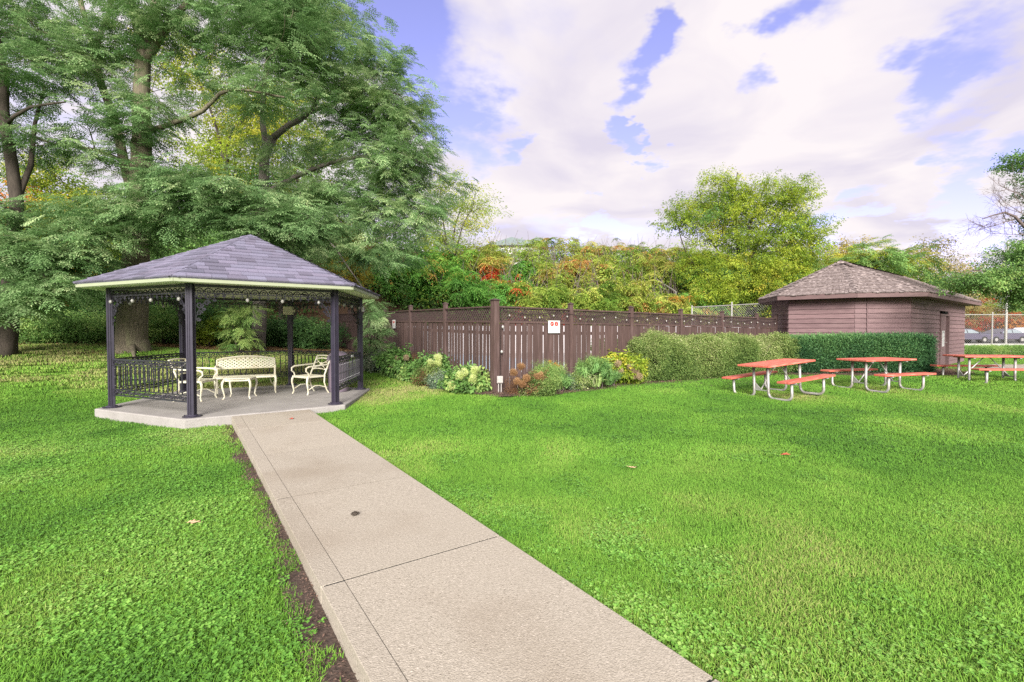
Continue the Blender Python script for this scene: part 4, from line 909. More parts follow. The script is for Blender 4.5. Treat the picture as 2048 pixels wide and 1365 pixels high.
def caprow(a, b, nn, w=.11):
    dd = b - a; t_ = np.cross(dd, Z3); t_ /= np.linalg.norm(t_)
    for k in range(nn):
        p0, p1 = a + dd * (k / nn) + Z3 * .065, a + dd * min((k + 1.1) / nn, 1) + Z3 * .045; mb = MB(); dz = Z3 * -.045
        mb.add([p0, p0 + t_ * w + dz, p1 + t_ * w + dz, p1, p0 - t_ * w + dz, p1 - t_ * w + dz], [(0, 1, 2, 3), (4, 0, 3, 5)]); mb.build('ridge_cap', M['shake'], hr)
for i in (0, 1, 2, 3): caprow(EE[i], AP, 13)
caprow(EE[4], RP, 12); caprow(AP, RP, 24)
mb = MB(); c = AP + (EE[2] - AP) * .16 + Z3 * .09; mb.beam(c - np.array([.22, -.05, -.04]), c + np.array([.16, -.02, .03]), .12, .05); mb.beam(c + np.array([.1, -.05, .0]), c + np.array([.2, -.35, -.16]), .12, .05); mb.build('loose_cap', M['shake'], hr)

# ------------------------------------------------------------------ picnic tables
def picnic():
    t = thing('picnic_table', 'red topped picnic table closest to the flower bed', 'picnic table', (6.18, 11.14, -.02), .5, 'picnic tables on the lawn')
    Lh, Wt, h, bh, bo = .885, .385, .79, .468, .68
    for k in range(4): y = -Wt + (k + .5) * Wt * 2 / 4; mb = MB(); mb.box(-Lh, Lh, y - .090, y + .090, h - .042, h); mb.build('plank', M['red'], t, bevel=.005)
    for s_ in (-1, 1): mb = MB(); mb.box(-Lh, Lh, s_ * bo - .13, s_ * bo + .13, bh - .042, bh); mb.build('bench_plank', M['red'], t, bevel=.005)
    for x in (-.6, .6):
        for s_ in (-1, 1):      # bent tube: from the top, down, along the grass, up to the seat
            mb = MB(); y0, y1, R = .17 * s_, .70 * s_, .13; pts = [(x, y0, h - .06), (x, y0, R + .03)] + [(x, y0 + s_ * R * (1 - cos(a)), .03 + R * (1 - sin(a))) for a in np.linspace(.25, pi / 2, 5)] + [(x, y1 - s_ * R * (1 - sin(a)), .03 + R * (1 - cos(a))) for a in np.linspace(0, pi / 2 - .1, 6)] + [(x, y1, bh - .06)]
            mb.tube(pts, .03, 8); mb.build('leg', M['galv'], t, True)
            mb = MB(); mb.box(x - .025, x + .025, s_ * bo - .12, s_ * bo + .12, bh - .07, bh - .043); mb.build('seat_bracket', M['galv'], t)
        mb = MB(); mb.box(x - .03, x + .03, -Wt + .05, Wt - .05, h - .078, h - .044); mb.build('cross_bar', M['galv'], t)
        mb = MB(); mb.beam((x, -.17, .20), (x, .17, .20), .04, .02); mb.add([(x - .012, -.02, .2), (x - .012, .14, .2), (x - .012, .14, .36), (x + .012, -.02, .2), (x + .012, .14, .2), (x + .012, .14, .36)], [(0, 2, 1), (3, 4, 5), (0, 1, 4, 3), (1, 2, 5, 4), (2, 0, 3, 5)]); mb.build('gusset', M['galv'], t)
        mb = MB(); mb.tube([(x, 0, .22), (x * .12, 0, h - .05)], .014, 6); mb.build('brace', M['galv'], t)
    return t
pt = picnic(); pt.rotation_euler = (-.014, -.05, .5)
for (x, y, z, rz, lb) in ((9.2, 12.12, .0, .322, 'red topped picnic table in front of the clipped yew hedge'), (13.3, 13.45, .01, -.06, 'red topped picnic table cut by the photo edge, near the hut door')):
    c = copy_tree(pt); c.location = (x, y, z); c.rotation_euler = (0, 0, rz); c['label'] = lb

# ------------------------------------------------------------------ trees, shrubs, hedges
LM = {}
LM['locust'] = leaf_mat('locust_leaf', [(0, (.075, .155, .05)), (.4, (.175, .305, .11)), (.75, (.31, .45, .20)), (1, (.47, .57, .28))], trans=.45, isl=.55)
LM['green'] = leaf_mat('green_leaf', [(0, (.05, .115, .03)), (.45, (.125, .25, .06)), (.8, (.22, .37, .10)), (1, (.36, .47, .14))])
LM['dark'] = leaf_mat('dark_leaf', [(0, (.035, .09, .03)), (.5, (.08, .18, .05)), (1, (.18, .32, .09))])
LM['lime'] = leaf_mat('yellow_green_leaf', [(0, (0.125, 0.213, 0.025)), (.45, (0.275, 0.375, 0.037)), (.8, (0.425, 0.475, 0.056)), (1, (0.575, 0.525, 0.075))], trans=.45)
LM['gold'] = leaf_mat('yellow_leaf', [(0, (0.220, 0.220, 0.033)), (.5, (0.462, 0.363, 0.044)), (1, (0.638, 0.484, 0.077))], trans=.45)
LM['olive'] = leaf_mat('olive_leaf', [(0, (0.144, 0.144, 0.060)), (.5, (0.300, 0.264, 0.096)), (1, (0.456, 0.372, 0.144))])
LM['redleaf'] = leaf_mat('red_leaf', [(0, (0.275, 0.033, 0.022)), (.5, (0.528, 0.066, 0.033)), (1, (0.638, 0.176, 0.055))])
LM['orangeleaf'] = leaf_mat('orange_leaf', [(0, (0.275, 0.188, 0.037)), (.4, (0.500, 0.275, 0.050)), (.75, (0.600, 0.250, 0.062)), (1, (0.625, 0.150, 0.050))])
LM['sumacgreen'] = leaf_mat('sumac_leaf', [(0, (0.058, 0.174, 0.029)), (.5, (0.145, 0.362, 0.058)), (.85, (0.290, 0.493, 0.087)), (1, (0.609, 0.348, 0.087))])
LM['sumacmix'] = leaf_mat('sumac_autumn_leaf', [(0, (.14, .26, .04)), (.45, (.30, .39, .06)), (.75, (.46, .42, .10)), (1, (.56, .24, .09))])
LM['varieg'] = leaf_mat('variegated_leaf', [(0, (.07, .13, .03)), (.4, (.16, .25, .06)), (.75, (.31, .38, .12)), (1, (.50, .51, .27))], isl=.6)
LM['yew'] = leaf_mat('yew_needle', [(0, (0.016, 0.052, 0.021)), (.5, (0.039, 0.111, 0.039)), (1, (0.130, 0.260, 0.078))], trans=.15)
LM['blue'] = leaf_mat('bluish_leaf', [(0, (0.077, 0.132, 0.077)), (.5, (0.187, 0.275, 0.176)), (1, (0.396, 0.418, 0.297))])
LM['rust'] = leaf_mat('rusty_leaf', [(0, (.10, .05, .03)), (.5, (.22, .12, .06)), (1, (.36, .2, .09))])
LM['bloom'] = leaf_mat('lime_bloom', [(0, (.42, .52, .14)), (.5, (.60, .68, .26)), (1, (.75, .78, .44))], isl=.5)
LM['dead'] = leaf_mat('dry_bloom', [(0, (.22, .11, .05)), (.5, (.36, .2, .09)), (1, (.5, .32, .16))])
LM['pinkbloom'] = leaf_mat('pinkish_bloom', [(0, (.36, .28, .16)), (.5, (.48, .38, .24)), (1, (.58, .42, .3))])
LM['reed'] = leaf_mat('blade_leaf', [(0, (0.096, 0.216, 0.060)), (.5, (0.216, 0.384, 0.120)), (1, (0.408, 0.528, 0.192))])
LM['litterleaf'] = leaf_mat('litter_leaf', [(0, (.12, .07, .04)), (.5, (.28, .16, .07)), (1, (.5, .36, .2))])
_V = {}
def VS(kind, m):
    k = (kind, m)
    if k not in _V:
        mk = {'locust': v_locust, 'broad': v_broad, 'sumac': v_sumac, 'needle': v_needle,
              'small': lambda mm, q: v_broad(mm, q, 34, .034, .022, .11, .9), 'big': lambda mm, q: v_broad(mm, q, 16, .12, .085, .2, .7), 'fine': lambda mm, q: v_broad(mm, q, 44, .05, .006, .13, 1.0),
              'airy': lambda mm, q: v_broad(mm, q, 14, .08, .05, .32, .7), 'blade': lambda mm, q: v_blade(mm, q), 'hill': lambda mm, q: v_broad(mm, q, 18, .13, .08, .45, .7)}[kind]
        _V[k] = [mk(LM[m], q) for q in range(3)]
    return _V[k]
def tree(name, label, cat, base, limbs, blobs, kind, m, bark='bark', group=None, per=26, cl=.55, spr=1.0, droop=.3, seed=1, twr=.011, bias=.0, mix=None, shell=.45, flat=.5, zfade=0.0):
    r = np.random.default_rng(seed); base = np.array(base, float)
    t = thing(name, label, cat, tuple(base), 0, group); tb = MB(); nodes = []; nr_ = []
    for pts, r0, r1 in limbs:
        P = [np.array(p, float) for p in pts]; Q = []
        for a in range(len(P) - 1):      # smooth through the control points
            p0, p1, p2, p3 = P[max(a - 1, 0)], P[a], P[a + 1], P[min(a + 2, len(P) - 1)]; k = max(2, int(np.linalg.norm(p2 - p1) / .45))
            for u in np.linspace(0, 1, k, endpoint=False): Q.append(.5 * (2 * p1 + (p2 - p0) * u + (2 * p0 - 5 * p1 + 4 * p2 - p3) * u ** 2 + (3 * p1 - p0 - 3 * p2 + p3) * u ** 3))
        Q.append(P[-1]); f = np.linspace(0, 1, len(Q)); rr = r0 + (r1 - r0) * f
        Q = [q + r.normal(0, .012 + .0 * r0, 3) for q in Q]
        tb.tube(Q, rr, 10 if r0 > .15 else 6); nodes += Q; nr_ += list(rr)
    nl = len(nodes); nodes = list(nodes); C = []; CT = []
    for c, rad, n in blobs:
        c = np.array(c, float); rad = np.array(rad, float)
        for _ in range(n):
            v = r.normal(0, 1, 3); v /= np.linalg.norm(v); q = c + v * rad * r.random() ** shell; C.append(q)
    C = np.array(C) if C else np.zeros((0, 3))
    if len(C):
        NA = np.array(nodes); start = np.where(NA[:, 2] > np.percentile(NA[:, 2], 12))[0]
        d0 = np.array([np.min(np.linalg.norm(NA - c, axis=1)) for c in C]); order = np.argsort(d0)
        cap = nl + len(C) * 5 + 10; NN = np.zeros((cap, 3)); NR = np.zeros(cap); NN[:nl] = NA; NR[:nl] = nr_; cnt = nl
        for i in order:
            c = C[i]; dv = c - NN[:cnt]; dist = np.linalg.norm(dv, axis=1) + np.maximum(0, -dv[:, 2]) * .35 + (NR[:cnt] > .2) * .3
            j = int(np.argmin(dist)); a = NN[j]; ra = min(NR[j] * .6, .013 + .014 * np.linalg.norm(c - a)); L_ = np.linalg.norm(c - a)
            side = r.normal(0, .10 * L_, 3); up = np.array([0, 0, .12 * L_]); k = 4
            pts = [a + (c - a) * u + (side + up) * sin(pi * u) * (.8 + .4 * r.random()) for u in np.linspace(0, 1, k + 1)]
            rr = np.linspace(max(ra, twr * .8), twr * .55, k + 1); tb.tube(pts, rr, 4 if ra > .02 else 3, False)
            for p_, q_ in zip(pts[1:], rr[1:]):
                NN[cnt] = p_; NR[cnt] = q_; cnt += 1
    tb.build('trunk', M[bark], t, smooth=True)
    if len(C) and per:
        n = len(C); idx = np.repeat(np.arange(n), per); o_ = r.normal(0, 1, (n * per, 3)) * np.array([cl, cl, cl * flat]); p = C[idx] + o_
        yaw = np.arctan2(o_[:, 1], o_[:, 0]) + r.normal(0, .6, len(p)); pit = droop + r.normal(0, .3, len(p)) - o_[:, 2] / cl * .25
        rot = np.c_[r.normal(0, .3, len(p)), pit, yaw]; sc = spr * (.7 + .6 * r.random(len(p)))
        ct = np.clip(.45 + r.normal(0, .22, n), 0, 1)[idx]; tint = np.clip(ct + bias + r.normal(0, .08, len(p)), 0, 1)
        if mix is None: scatter('crown', p, rot, sc, tint, VS(kind, m), t)
        else:
            k2 = r.random(n)[idx] < mix[2]; scatter('crown', p[~k2], rot[~k2], sc[~k2], tint[~k2], VS(kind, m), t)
            if k2.any(): scatter('crown', p[k2], rot[k2], sc[k2], tint[k2], VS(mix[0], mix[1]), t)
    return t
def B(px, py, D, rx, ry, rd, n): return (at(px, py, D), (rx * D / F, rd, ry * D / F), n)
def A3(*pts): return [at(*p) for p in pts]
# the big locust on the left
b1 = np.array([-11.94, 15.11, .78])
root_fl = lambda a: [b1 + np.array([cos(a) * .35, sin(a) * .35, .25]), b1 + np.array([cos(a) * .75, sin(a) * .75, .05]), b1 + np.array([cos(a) * 1.3, sin(a) * 1.3, -.12])]
tree('locust_tree', 'tallest feathery green tree with thick furrowed trunk left behind the gazebo', 'tree', b1,
     [([b1 + Z3 * -.3, b1 + Z3 * .05, b1 + Z3 * .45], .66, .41), ([b1, *A3((264, 650, 15.1), (271, 560, 15.1), (277, 450, 15.1), (284, 330, 15.1), (282, 210, 15.2), (288, 105, 15.3))], .45, .20),
      (A3((288, 110, 15.3), (268, 20, 15.5), (240, -110, 15.8), (230, -240, 16)), .15, .04), (A3((288, 110, 15.3), (311, 10, 15.2), (322, -140, 15.2), (330, -260, 15)), .17, .04),
      (A3((290, 125, 15.3), (325, 70, 15), (352, 32, 14.8), (420, -40, 14.6), (520, -120, 14.5)), .15, .03),
      (A3((276, 450, 15.1), (249, 322, 15.4), (216, 205, 15.7), (196, 150, 15.8), (187, 95, 15.8), (163, 10, 15.8), (140, -120, 15.8)), .17, .05), (A3((190, 100, 15.8), (208, 50, 16), (222, 5, 16), (235, -100, 16.2)), .10, .03),
      (A3((286, 268, 15.1), (345, 247, 14.6), (405, 222, 14.2), (440, 190, 14), (475, 180, 13.8), (570, 195, 13.6)), .09, .025), (A3((284, 320, 15.1), (330, 350, 14.3), (420, 380, 13.7), (520, 430, 13.4), (600, 470, 13.3)), .09, .02),
      (A3((280, 400, 15.1), (230, 410, 14.2), (170, 440, 13.6), (110, 490, 13.3)), .08, .02), (A3((250, 325, 15.4), (190, 300, 14.8), (110, 290, 14.4), (40, 260, 14.2)), .07, .02), (A3((197, 155, 15.8), (140, 90, 15), (70, 60, 14.5), (0, 50, 14.3)), .07, .02)]
     + [(root_fl(a), .10, .03) for a in (3.4, 5.4)],
     [B(240, 440, 13.3, 120, 55, .9, 24), B(400, 395, 13.2, 140, 65, .9, 42), B(560, 450, 13.4, 90, 45, .8, 24), B(130, 300, 14.6, 120, 60, 1.3, 7), B(320, 270, 15, 170, 95, 1.6, 9), B(320, 60, 15, 250, 110, 2.2, 36),
      B(300, -130, 15.5, 360, 110, 2.6, 40), B(70, 50, 14.6, 130, 70, 1.4, 22), B(540, 70, 14.8, 130, 100, 1.6, 24), B(600, 40, 15, 90, 90, 1.2, 22), B(140, 500, 12.9, 80, 40, .6, 13), B(285, 240, 14.4, 55, 70, .5, 9), B(110, 130, 14.6, 110, 60, 1.2, 10), B(210, 60, 14.8, 60, 60, .9, 8), B(300, 30, 14.6, 80, 40, .8, 8), B(520, 200, 14.2, 100, 60, 1.0, 9)],
     'locust', 'locust', per=17, cl=.40, spr=.95, droop=.12, seed=5, shell=.55, flat=.28, twr=.014)
b2 = np.array([-10.07, 19.07, .68])
tree('locust_tree', 'feathery green tree with slim grey trunk, crown spreading right above the fence', 'tree', b2,
     [([b2 + Z3 * -.3, b2 + Z3 * .1], .34, .29), ([b2, *A3((518, 640, 19), (522, 540, 19), (527, 400, 19), (530, 320, 19), (545, 275, 19))], .27, .17), (A3((545, 278, 19), (580, 250, 18.7), (622, 222, 18.4), (650, 150, 18.2), (670, 70, 18)), .13, .03),
      (A3((622, 225, 18.4), (680, 200, 18), (740, 180, 17.7), (800, 190, 17.5)), .08, .02), (A3((532, 310, 19), (525, 200, 19.3), (540, 90, 19.5), (560, -30, 19.6)), .13, .03), (A3((528, 390, 19), (600, 350, 18.3), (690, 320, 17.8), (780, 310, 17.6), (860, 330, 17.5)), .11, .025),
      (A3((526, 430, 19), (600, 420, 18), (690, 420, 17.4), (790, 440, 17.1)), .09, .02), (A3((600, 420, 18), (650, 470, 17), (700, 540, 16.3), (735, 590, 15.9)), .05, .015)],
     [B(700, 170, 18, 130, 85, 1.6, 34), B(640, 60, 18.2, 110, 70, 1.5, 24), B(760, 260, 17.8, 95, 75, 1.4, 28), B(790, 345, 17.6, 110, 70, 1.4, 38), B(670, 400, 17.4, 150, 65, 1.3, 36), B(590, 300, 18.6, 90, 90, 1.4, 8), B(800, 440, 17.2, 70, 45, 1.0, 18), B(720, 500, 16.8, 90, 40, .8, 16), B(560, -20, 19, 120, 80, 1.5, 24), B(800, 215, 17.6, 45, 60, .8, 12), B(745, 105, 18, 40, 35, .6, 8)],
     'locust', 'locust', 'bark_grey', per=15, cl=.42, spr=1.0, droop=.18, seed=6, shell=.55, flat=.32, bias=.12, twr=.016)
b3 = gp(14, 672); b3 = np.array([at(14, 660, 13.6)[0], 13.6, tz(at(14, 660, 13.6)[0], 13.6)])
tree('locust_tree', 'dark trunked feathery tree cut by the left photo edge', 'tree', b3,
     [([b3, *A3((22, 560, 13.6), (30, 460, 13.6), (34, 400, 13.6), (24, 330, 13.6), (10, 250, 13.6), (6, 150, 13.6), (-15, 40, 13.6))], .22, .08), (A3((34, 405, 13.6), (60, 330, 13.9), (70, 250, 14.2), (90, 170, 14.4)), .09, .03), (A3((12, 248, 13.6), (60, 215, 13.3), (130, 205, 13)), .06, .02),
      (A3((32, 450, 13.6), (5, 410, 13.2), (-40, 390, 13)), .07, .02), (A3((30, 470, 13.6), (80, 540, 12.9), (110, 570, 12.7)), .05, .015), (A3((25, 540, 13.6), (-20, 560, 13), (-60, 590, 12.8)), .05, .015)],
     [B(40, 150, 13.6, 80, 60, 1.2, 11), B(20, 280, 13.5, 70, 40, 1.0, 4), B(80, 430, 13.6, 70, 35, .8, 9), B(60, 510, 12.9, 80, 35, .8, 20), B(-80, 200, 13.6, 60, 250, 1.5, 22), B(110, 570, 12.7, 60, 30, .6, 12), B(0, 600, 12.8, 60, 30, .6, 10)],
     'locust', 'locust', 'bark_dark', per=15, cl=.40, spr=.95, droop=.12, seed=7, flat=.3, bias=-.06)
def auto_tree(name, label, cat, px, D, ytop, ybot, wpx, kind, m, seed, bark='bark_dark', group=None, n=60, per=20, spr=1.6, trunk_r=None, stems=1, mix=None, bias=0., lobes=5, cl=None, droop=.2, rd=None, fill=.55, lean=0):
    r = np.random.default_rng(seed); c0 = at(px, 660, D); x0 = c0[0]; z0 = tz(x0, D); H = at(px, ytop, D)[2] - z0; W2 = wpx / 2 * D / F; zb = at(px, ybot, D)[2]; rd = rd or W2 * .8
    base = np.array([x0, D, z0]); limbs = []; tr = trunk_r or max(.03, H * .016); ct = at(px, ytop, D); blobs = []
    zc0, zc1 = max(zb, z0 + .15 * H), ct[2]
    fork = base + np.array([lean, 0, max(.22 * H, (zc0 - z0) * .8)])
    limbs.append(([base - Z3 * .2, base + (fork - base) * .5 + r.normal(0, .05, 3), fork], tr, tr * .7))
    for q in range(lobes):
        a = q * 2.4 + r.random(); f = (q + .5) / lobes; cz = zc0 + (zc1 - zc0) * (.18 + .64 * f); rr = W2 * (.62 if f < .7 else .38)
        c = np.array([x0 + cos(a) * rr * (.9 if q else 0) + lean, D + sin(a) * rd * .6, cz]); blobs.append((c, (W2 * fill, rd * fill, (zc1 - zc0) * .24), max(2, n // lobes)))
        limbs.append(([fork, (fork + c) / 2 + np.array([0, 0, .08 * H]) + r.normal(0, .06 * W2, 3), c, c + (c - fork) * .14 + Z3 * .03 * H], tr * .5, tr * .12))
    return tree(name, label, cat, base, limbs, blobs, kind, m, bark, group, per=per, cl=cl or W2 * .16, spr=spr, droop=droop, seed=seed, twr=.012 * D / 15, bias=bias, mix=mix, flat=.6)
# trees rising behind the locusts
GT = 'trees on the wooded bank behind the gazebo'
auto_tree('bank_tree', 'bright yellow green tree glowing between the two big feathery trees', 'tree', 470, 27, 90, 420, 300, 'broad', 'lime', 21, n=70, per=18, spr=1.7, group=GT, bias=.12)
auto_tree('bank_tree', 'yellow green tree seen through the branches left of the tallest trunk', 'tree', 185, 27, 320, 500, 220, 'broad', 'lime', 22, n=40, per=18, spr=1.7, group=GT, bias=.0)
auto_tree('bank_tree', 'olive green tree with dark stems behind the slim grey trunk', 'tree', 620, 28, 190, 480, 220, 'broad', 'green', 23, n=46, per=16, spr=1.7, group=GT, bias=.25, mix=('broad', 'lime', .5))
auto_tree('bank_tree', 'thin yellowing tree at the right edge of the feathery crowns', 'tree', 905, 37, 335, 520, 165, 'airy', 'lime', 24, n=60, per=13, spr=1.5, group=GT, bias=.05)
auto_tree('bank_tree', 'orange tinged tree low behind the left photo edge', 'tree', 80, 25, 330, 560, 190, 'broad', 'lime', 25, n=34, per=16, spr=1.6, group=GT, mix=('broad', 'orangeleaf', .25), bias=.0)
auto_tree('bank_tree', 'golden yellow small tree beside the gazebo roof peak', 'tree', 705, 23.5, 440, 600, 120, 'broad', 'gold', 26, n=36, per=18, spr=1.3, group=GT)
auto_tree('bank_tree', 'dark green tree filling the gap above the gazebo roof', 'tree', 560, 25, 330, 560, 170, 'broad', 'green', 27, n=40, per=20, spr=1.7, group=GT, bias=-.1)
auto_tree('bank_tree', 'yellow leaved tree low between the trunks left of the gazebo roof', 'tree', 170, 23, 400, 600, 170, 'broad', 'lime', 28, n=34, per=18, spr=1.5, group=GT, bias=-.05, mix=('broad', 'gold', .3))
# shrubs at the edge of the wood
def bush(name, label, px, D, ytop, wpx, kind, m, seed, n=30, per=20, spr=1.0, group=None, bias=0., rd=None, mix=None, stem='bark_dark', cl=None, flat=.7, ybot=None, cat='shrub', droop=.1, x=None, H=None, z=None):
    r = np.random.default_rng(seed); X = at(px, 660, D)[0] if x is None else x; z0 = tz(X, D) if z is None else z; H = H or (at(px, ytop, D)[2] - z0); W2 = wpx / 2 * D / F; rd = rd or W2 * .8
    base = np.array([X, D, z0]); limbs = []
    for q in range(5):
        a = q * 1.26 + r.random(); t_ = base + np.array([cos(a) * W2 * .6, sin(a) * rd * .6, H * .7]); limbs.append(([base + np.array([cos(a), sin(a), 0]) * .05 - Z3 * .1, (base + t_) / 2 + Z3 * H * .08, t_], max(.012, H * .014), .006))
    blobs = [(base + np.array([0, 0, H * .55]), (W2 * .85, rd * .85, H * .42), n)]
    return tree(name, label, cat, base, limbs, blobs, kind, m, stem, group, per=per, cl=cl or max(.07, min(W2, H) * .22), spr=spr, droop=droop, seed=seed, twr=.006, bias=bias, mix=mix, flat=flat, shell=.35)
GS = 'shrubs along the edge of the wood'
for a in ((35, 15.6, 618, 110, 'green', .25, 'rounded bright green shrub nearest the left photo edge'), (100, 15.8, 624, 110, 'green', .2, 'rounded green shrub in the middle of the low row left of the gazebo'), (175, 16.3, 626, 130, 'green', .2, 'rounded green shrub of the low row touching the left gazebo post'), (325, 17.6, 610, 120, 'green', .2, 'green shrub just right of the thick furrowed trunk')):
    bush('round_shrub', a[6], a[0], a[1], a[2], a[3], 'broad', a[4], int(a[0]), n=42, per=22, spr=.75, group=GS, bias=a[5])
bush('yellow_shrub', 'yellow green shrub seen through the gazebo beside its front left post', 415, 18.2, 622, 55, 'broad', 'lime', 31, n=16, per=16, spr=.7, group=GS)
bush('locust_sapling', 'bright feathery sapling seen through the gazebo left of the slim trunk', 478, 17.2, 592, 78, 'locust', 'green', 32, n=14, per=12, spr=.75, group=GS, bias=.38, droop=.4, flat=.4)
bush('locust_sapling', 'feathery grey green branchy sapling by the fence behind the right gazebo posts', 748, 15.4, 590, 52, 'locust', 'locust', 33, n=10, per=12, spr=.75, group=GS, bias=.12, droop=.4, flat=.4)
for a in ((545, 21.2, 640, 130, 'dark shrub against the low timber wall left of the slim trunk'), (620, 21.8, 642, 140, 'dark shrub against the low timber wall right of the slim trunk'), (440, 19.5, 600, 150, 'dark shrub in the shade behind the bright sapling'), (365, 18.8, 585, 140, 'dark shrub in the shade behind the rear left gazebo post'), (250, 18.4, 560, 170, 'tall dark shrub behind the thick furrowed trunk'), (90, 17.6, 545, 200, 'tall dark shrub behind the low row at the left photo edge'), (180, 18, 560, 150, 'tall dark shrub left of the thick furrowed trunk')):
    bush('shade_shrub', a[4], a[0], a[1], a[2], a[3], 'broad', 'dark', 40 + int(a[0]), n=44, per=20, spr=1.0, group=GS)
# undergrowth on the wooded bank
N_ = 5200; u = rng.random(N_); px_ = rng.uniform(-150, 900, N_); D_ = 23.5 + 24 * u ** 1.3; x_ = (px_ - 1024) / F * D_; ok = (D_ > foot(x_) + .8) & ((pool_depth(x_, D_) < -.6) | (D_ > 30.4)); x_, D_ = x_[ok], D_[ok]; zz = terr(x_, D_) + rng.random(len(x_)) ** 1.6 * 2.6
tg = np.clip(.35 + .5 * (vnoise(x_, D_, 2.2, 9) - .5) + rng.normal(0, .12, len(x_)), 0, 1)
tag(scatter('bank_undergrowth', np.c_[x_, D_, zz], np.c_[rng.normal(0, .3, len(x_)), rng.normal(.1, .3, len(x_)), rng.random(len(x_)) * 6.3], 1.1 + rng.random(len(x_)), tg, VS('hill', 'green')), kind='stuff')
# leaf litter under the trees
N_ = 9000; x_ = rng.uniform(-17, -4, N_); y_ = rng.uniform(14, 27, N_); k = (litter_amt(x_, y_) > .2) | ((rng.random(N_) < .12) & on_lawn(x_, y_)); k &= pool_depth(x_, y_) < -.2; x_, y_ = x_[k], y_[k]
lv = []
for q in range(2):
    r = np.random.default_rng(900 + q); lb = LB()
    for i in range(9): lb.leaf(np.r_[r.normal(0, .13, 2), .012 + .015 * r.random()], np.r_[r.normal(0, 1, 2), .1], (r.normal(0, .3), r.normal(0, .3), 1), .07 + .04 * r.random(), .05)
    lv.append(variant('litter', lb.v, lb.f, LM['litterleaf']))
tag(scatter('leaf_litter', np.c_[x_, y_, terr(x_, y_) + .01], np.c_[np.zeros(len(x_)), np.zeros(len(x_)), rng.random(len(x_)) * 6.3], np.full(len(x_), 1.), rng.random(len(x_)), lv), kind='stuff')
# low timber retaining wall at the foot of the bank
rw = thing('retaining_wall', 'low dark timber retaining wall behind the slim grey trunk', 'wall', (-12, 24.6, .6)); wp = [np.array(p) for p in ((-24, 23.4), (-16, 22.5), (-9, 26.3), (-5.5, 28.6))]
for k in range(5):
    for a, b in zip(wp[:-1], wp[1:]):
        L_ = np.linalg.norm(b - a); nseg = max(1, int(L_ / 2.4)); d = (b - a) / L_
        for q in range(nseg):
            p0, p1 = a + d * (L_ * q / nseg + .006), a + d * (L_ * (q + 1) / nseg - .006); mb = MB(); mb.beam((*p0, .62 + k * .205 + .1), (*p1, .62 + k * .205 + .1), .18 - .01 * k, .198); mb.build('timber', M['retain'], rw)

# sumac thicket on the bank beyond the pool
SU = 'sumac shrubs on the bank beyond the fence'
sum_ = [(800, 33.5, 530, 130, 'sumacgreen', .05, 'green sumac left of the fresh green one, behind the receding fence'), (750, 33, 545, 110, 'sumacgreen', -.05, 'green sumac furthest left on the bank, beside the gazebo roof corner'), (870, 34, 520, 130, 'sumacgreen', .0, 'fresh green sumac just left above the corner post, drooping leaves'), (935, 33, 545, 110, 'sumacgreen', .05, 'green sumac standing directly behind the corner fence post'), (1000, 33.5, 560, 120, 'sumacgreen', .1, 'low green sumac right of the corner fence post'),
        (1065, 33, 575, 110, 'sumacmix', -.15, 'yellow green sumac above the fence sign'), (1130, 33.5, 570, 120, 'sumacmix', -.05, 'yellow sumac behind the second post of the right fence'), (1195, 33, 565, 110, 'sumacmix', -.2, 'lime sumac left of the third post of the right fence'), (1270, 33.2, 560, 120, 'sumacmix', .05, 'orange tipped sumac behind the third post of the right fence'), (1335, 33.5, 568, 110, 'sumacmix', .1, 'orange and yellow sumac left of the chain link fence'),
        (1410, 34, 560, 110, 'sumacgreen', .1, 'green sumac behind the first chain link post'), (1480, 34.5, 565, 120, 'lime', -.1, 'yellow green bush under the big yellow tree'), (905, 37, 500, 130, 'sumacgreen', .08, 'tall green sumac left of the hilltop house'), (975, 38, 500, 120, 'sumacmix', .2, 'rust tinted sumac below the left end of the hilltop house'), (1040, 38, 515, 110, 'sumacgreen', .0, 'deep green sumac below the hilltop house'),
        (1110, 38, 515, 120, 'sumacmix', .0, 'yellow green sumac below the right end of the hilltop house'), (1180, 38.5, 505, 120, 'sumacmix', .1, 'brownish green sumac with bare stems in mid bank'), (1255, 38, 510, 110, 'sumacmix', -.1, 'olive sumac with many bare stems mid bank'), (1325, 38, 505, 120, 'sumacmix', .05, 'tan sumac among bare twigs left of the big yellow tree'), (1395, 37, 500, 100, 'sumacgreen', .15, 'green sumac at the left foot of the big yellow tree'),
        (1100, 44, 470, 110, 'sumacmix', .1, 'spindly sumac on the skyline right of the hilltop house'), (1175, 45, 482, 110, 'sumacmix', .2, 'pinkish sumac on the skyline between two taller ones'), (1245, 44, 478, 120, 'sumacmix', .05, 'flat topped sumac on the skyline in the middle'), (1315, 45, 472, 110, 'sumacmix', .0, 'yellowish sumac on the skyline left of the big tree'), (960, 45, 482, 100, 'sumacmix', .0, 'pale sumac on the skyline left of the hilltop roof')]
for k, (px, D, yt, w, m, bi, lb) in enumerate(sum_):
    bush('sumac_shrub', lb, px, D, yt, w, 'sumac' if m != 'lime' else 'broad', m, 300 + k, n=16 if D < 40 else 12, per=9 if m != 'lime' else 20, spr=1.35 if D < 40 else 1.25, group=SU, bias=bi, rd=1.8, cl=.55, flat=.45, stem='twig')
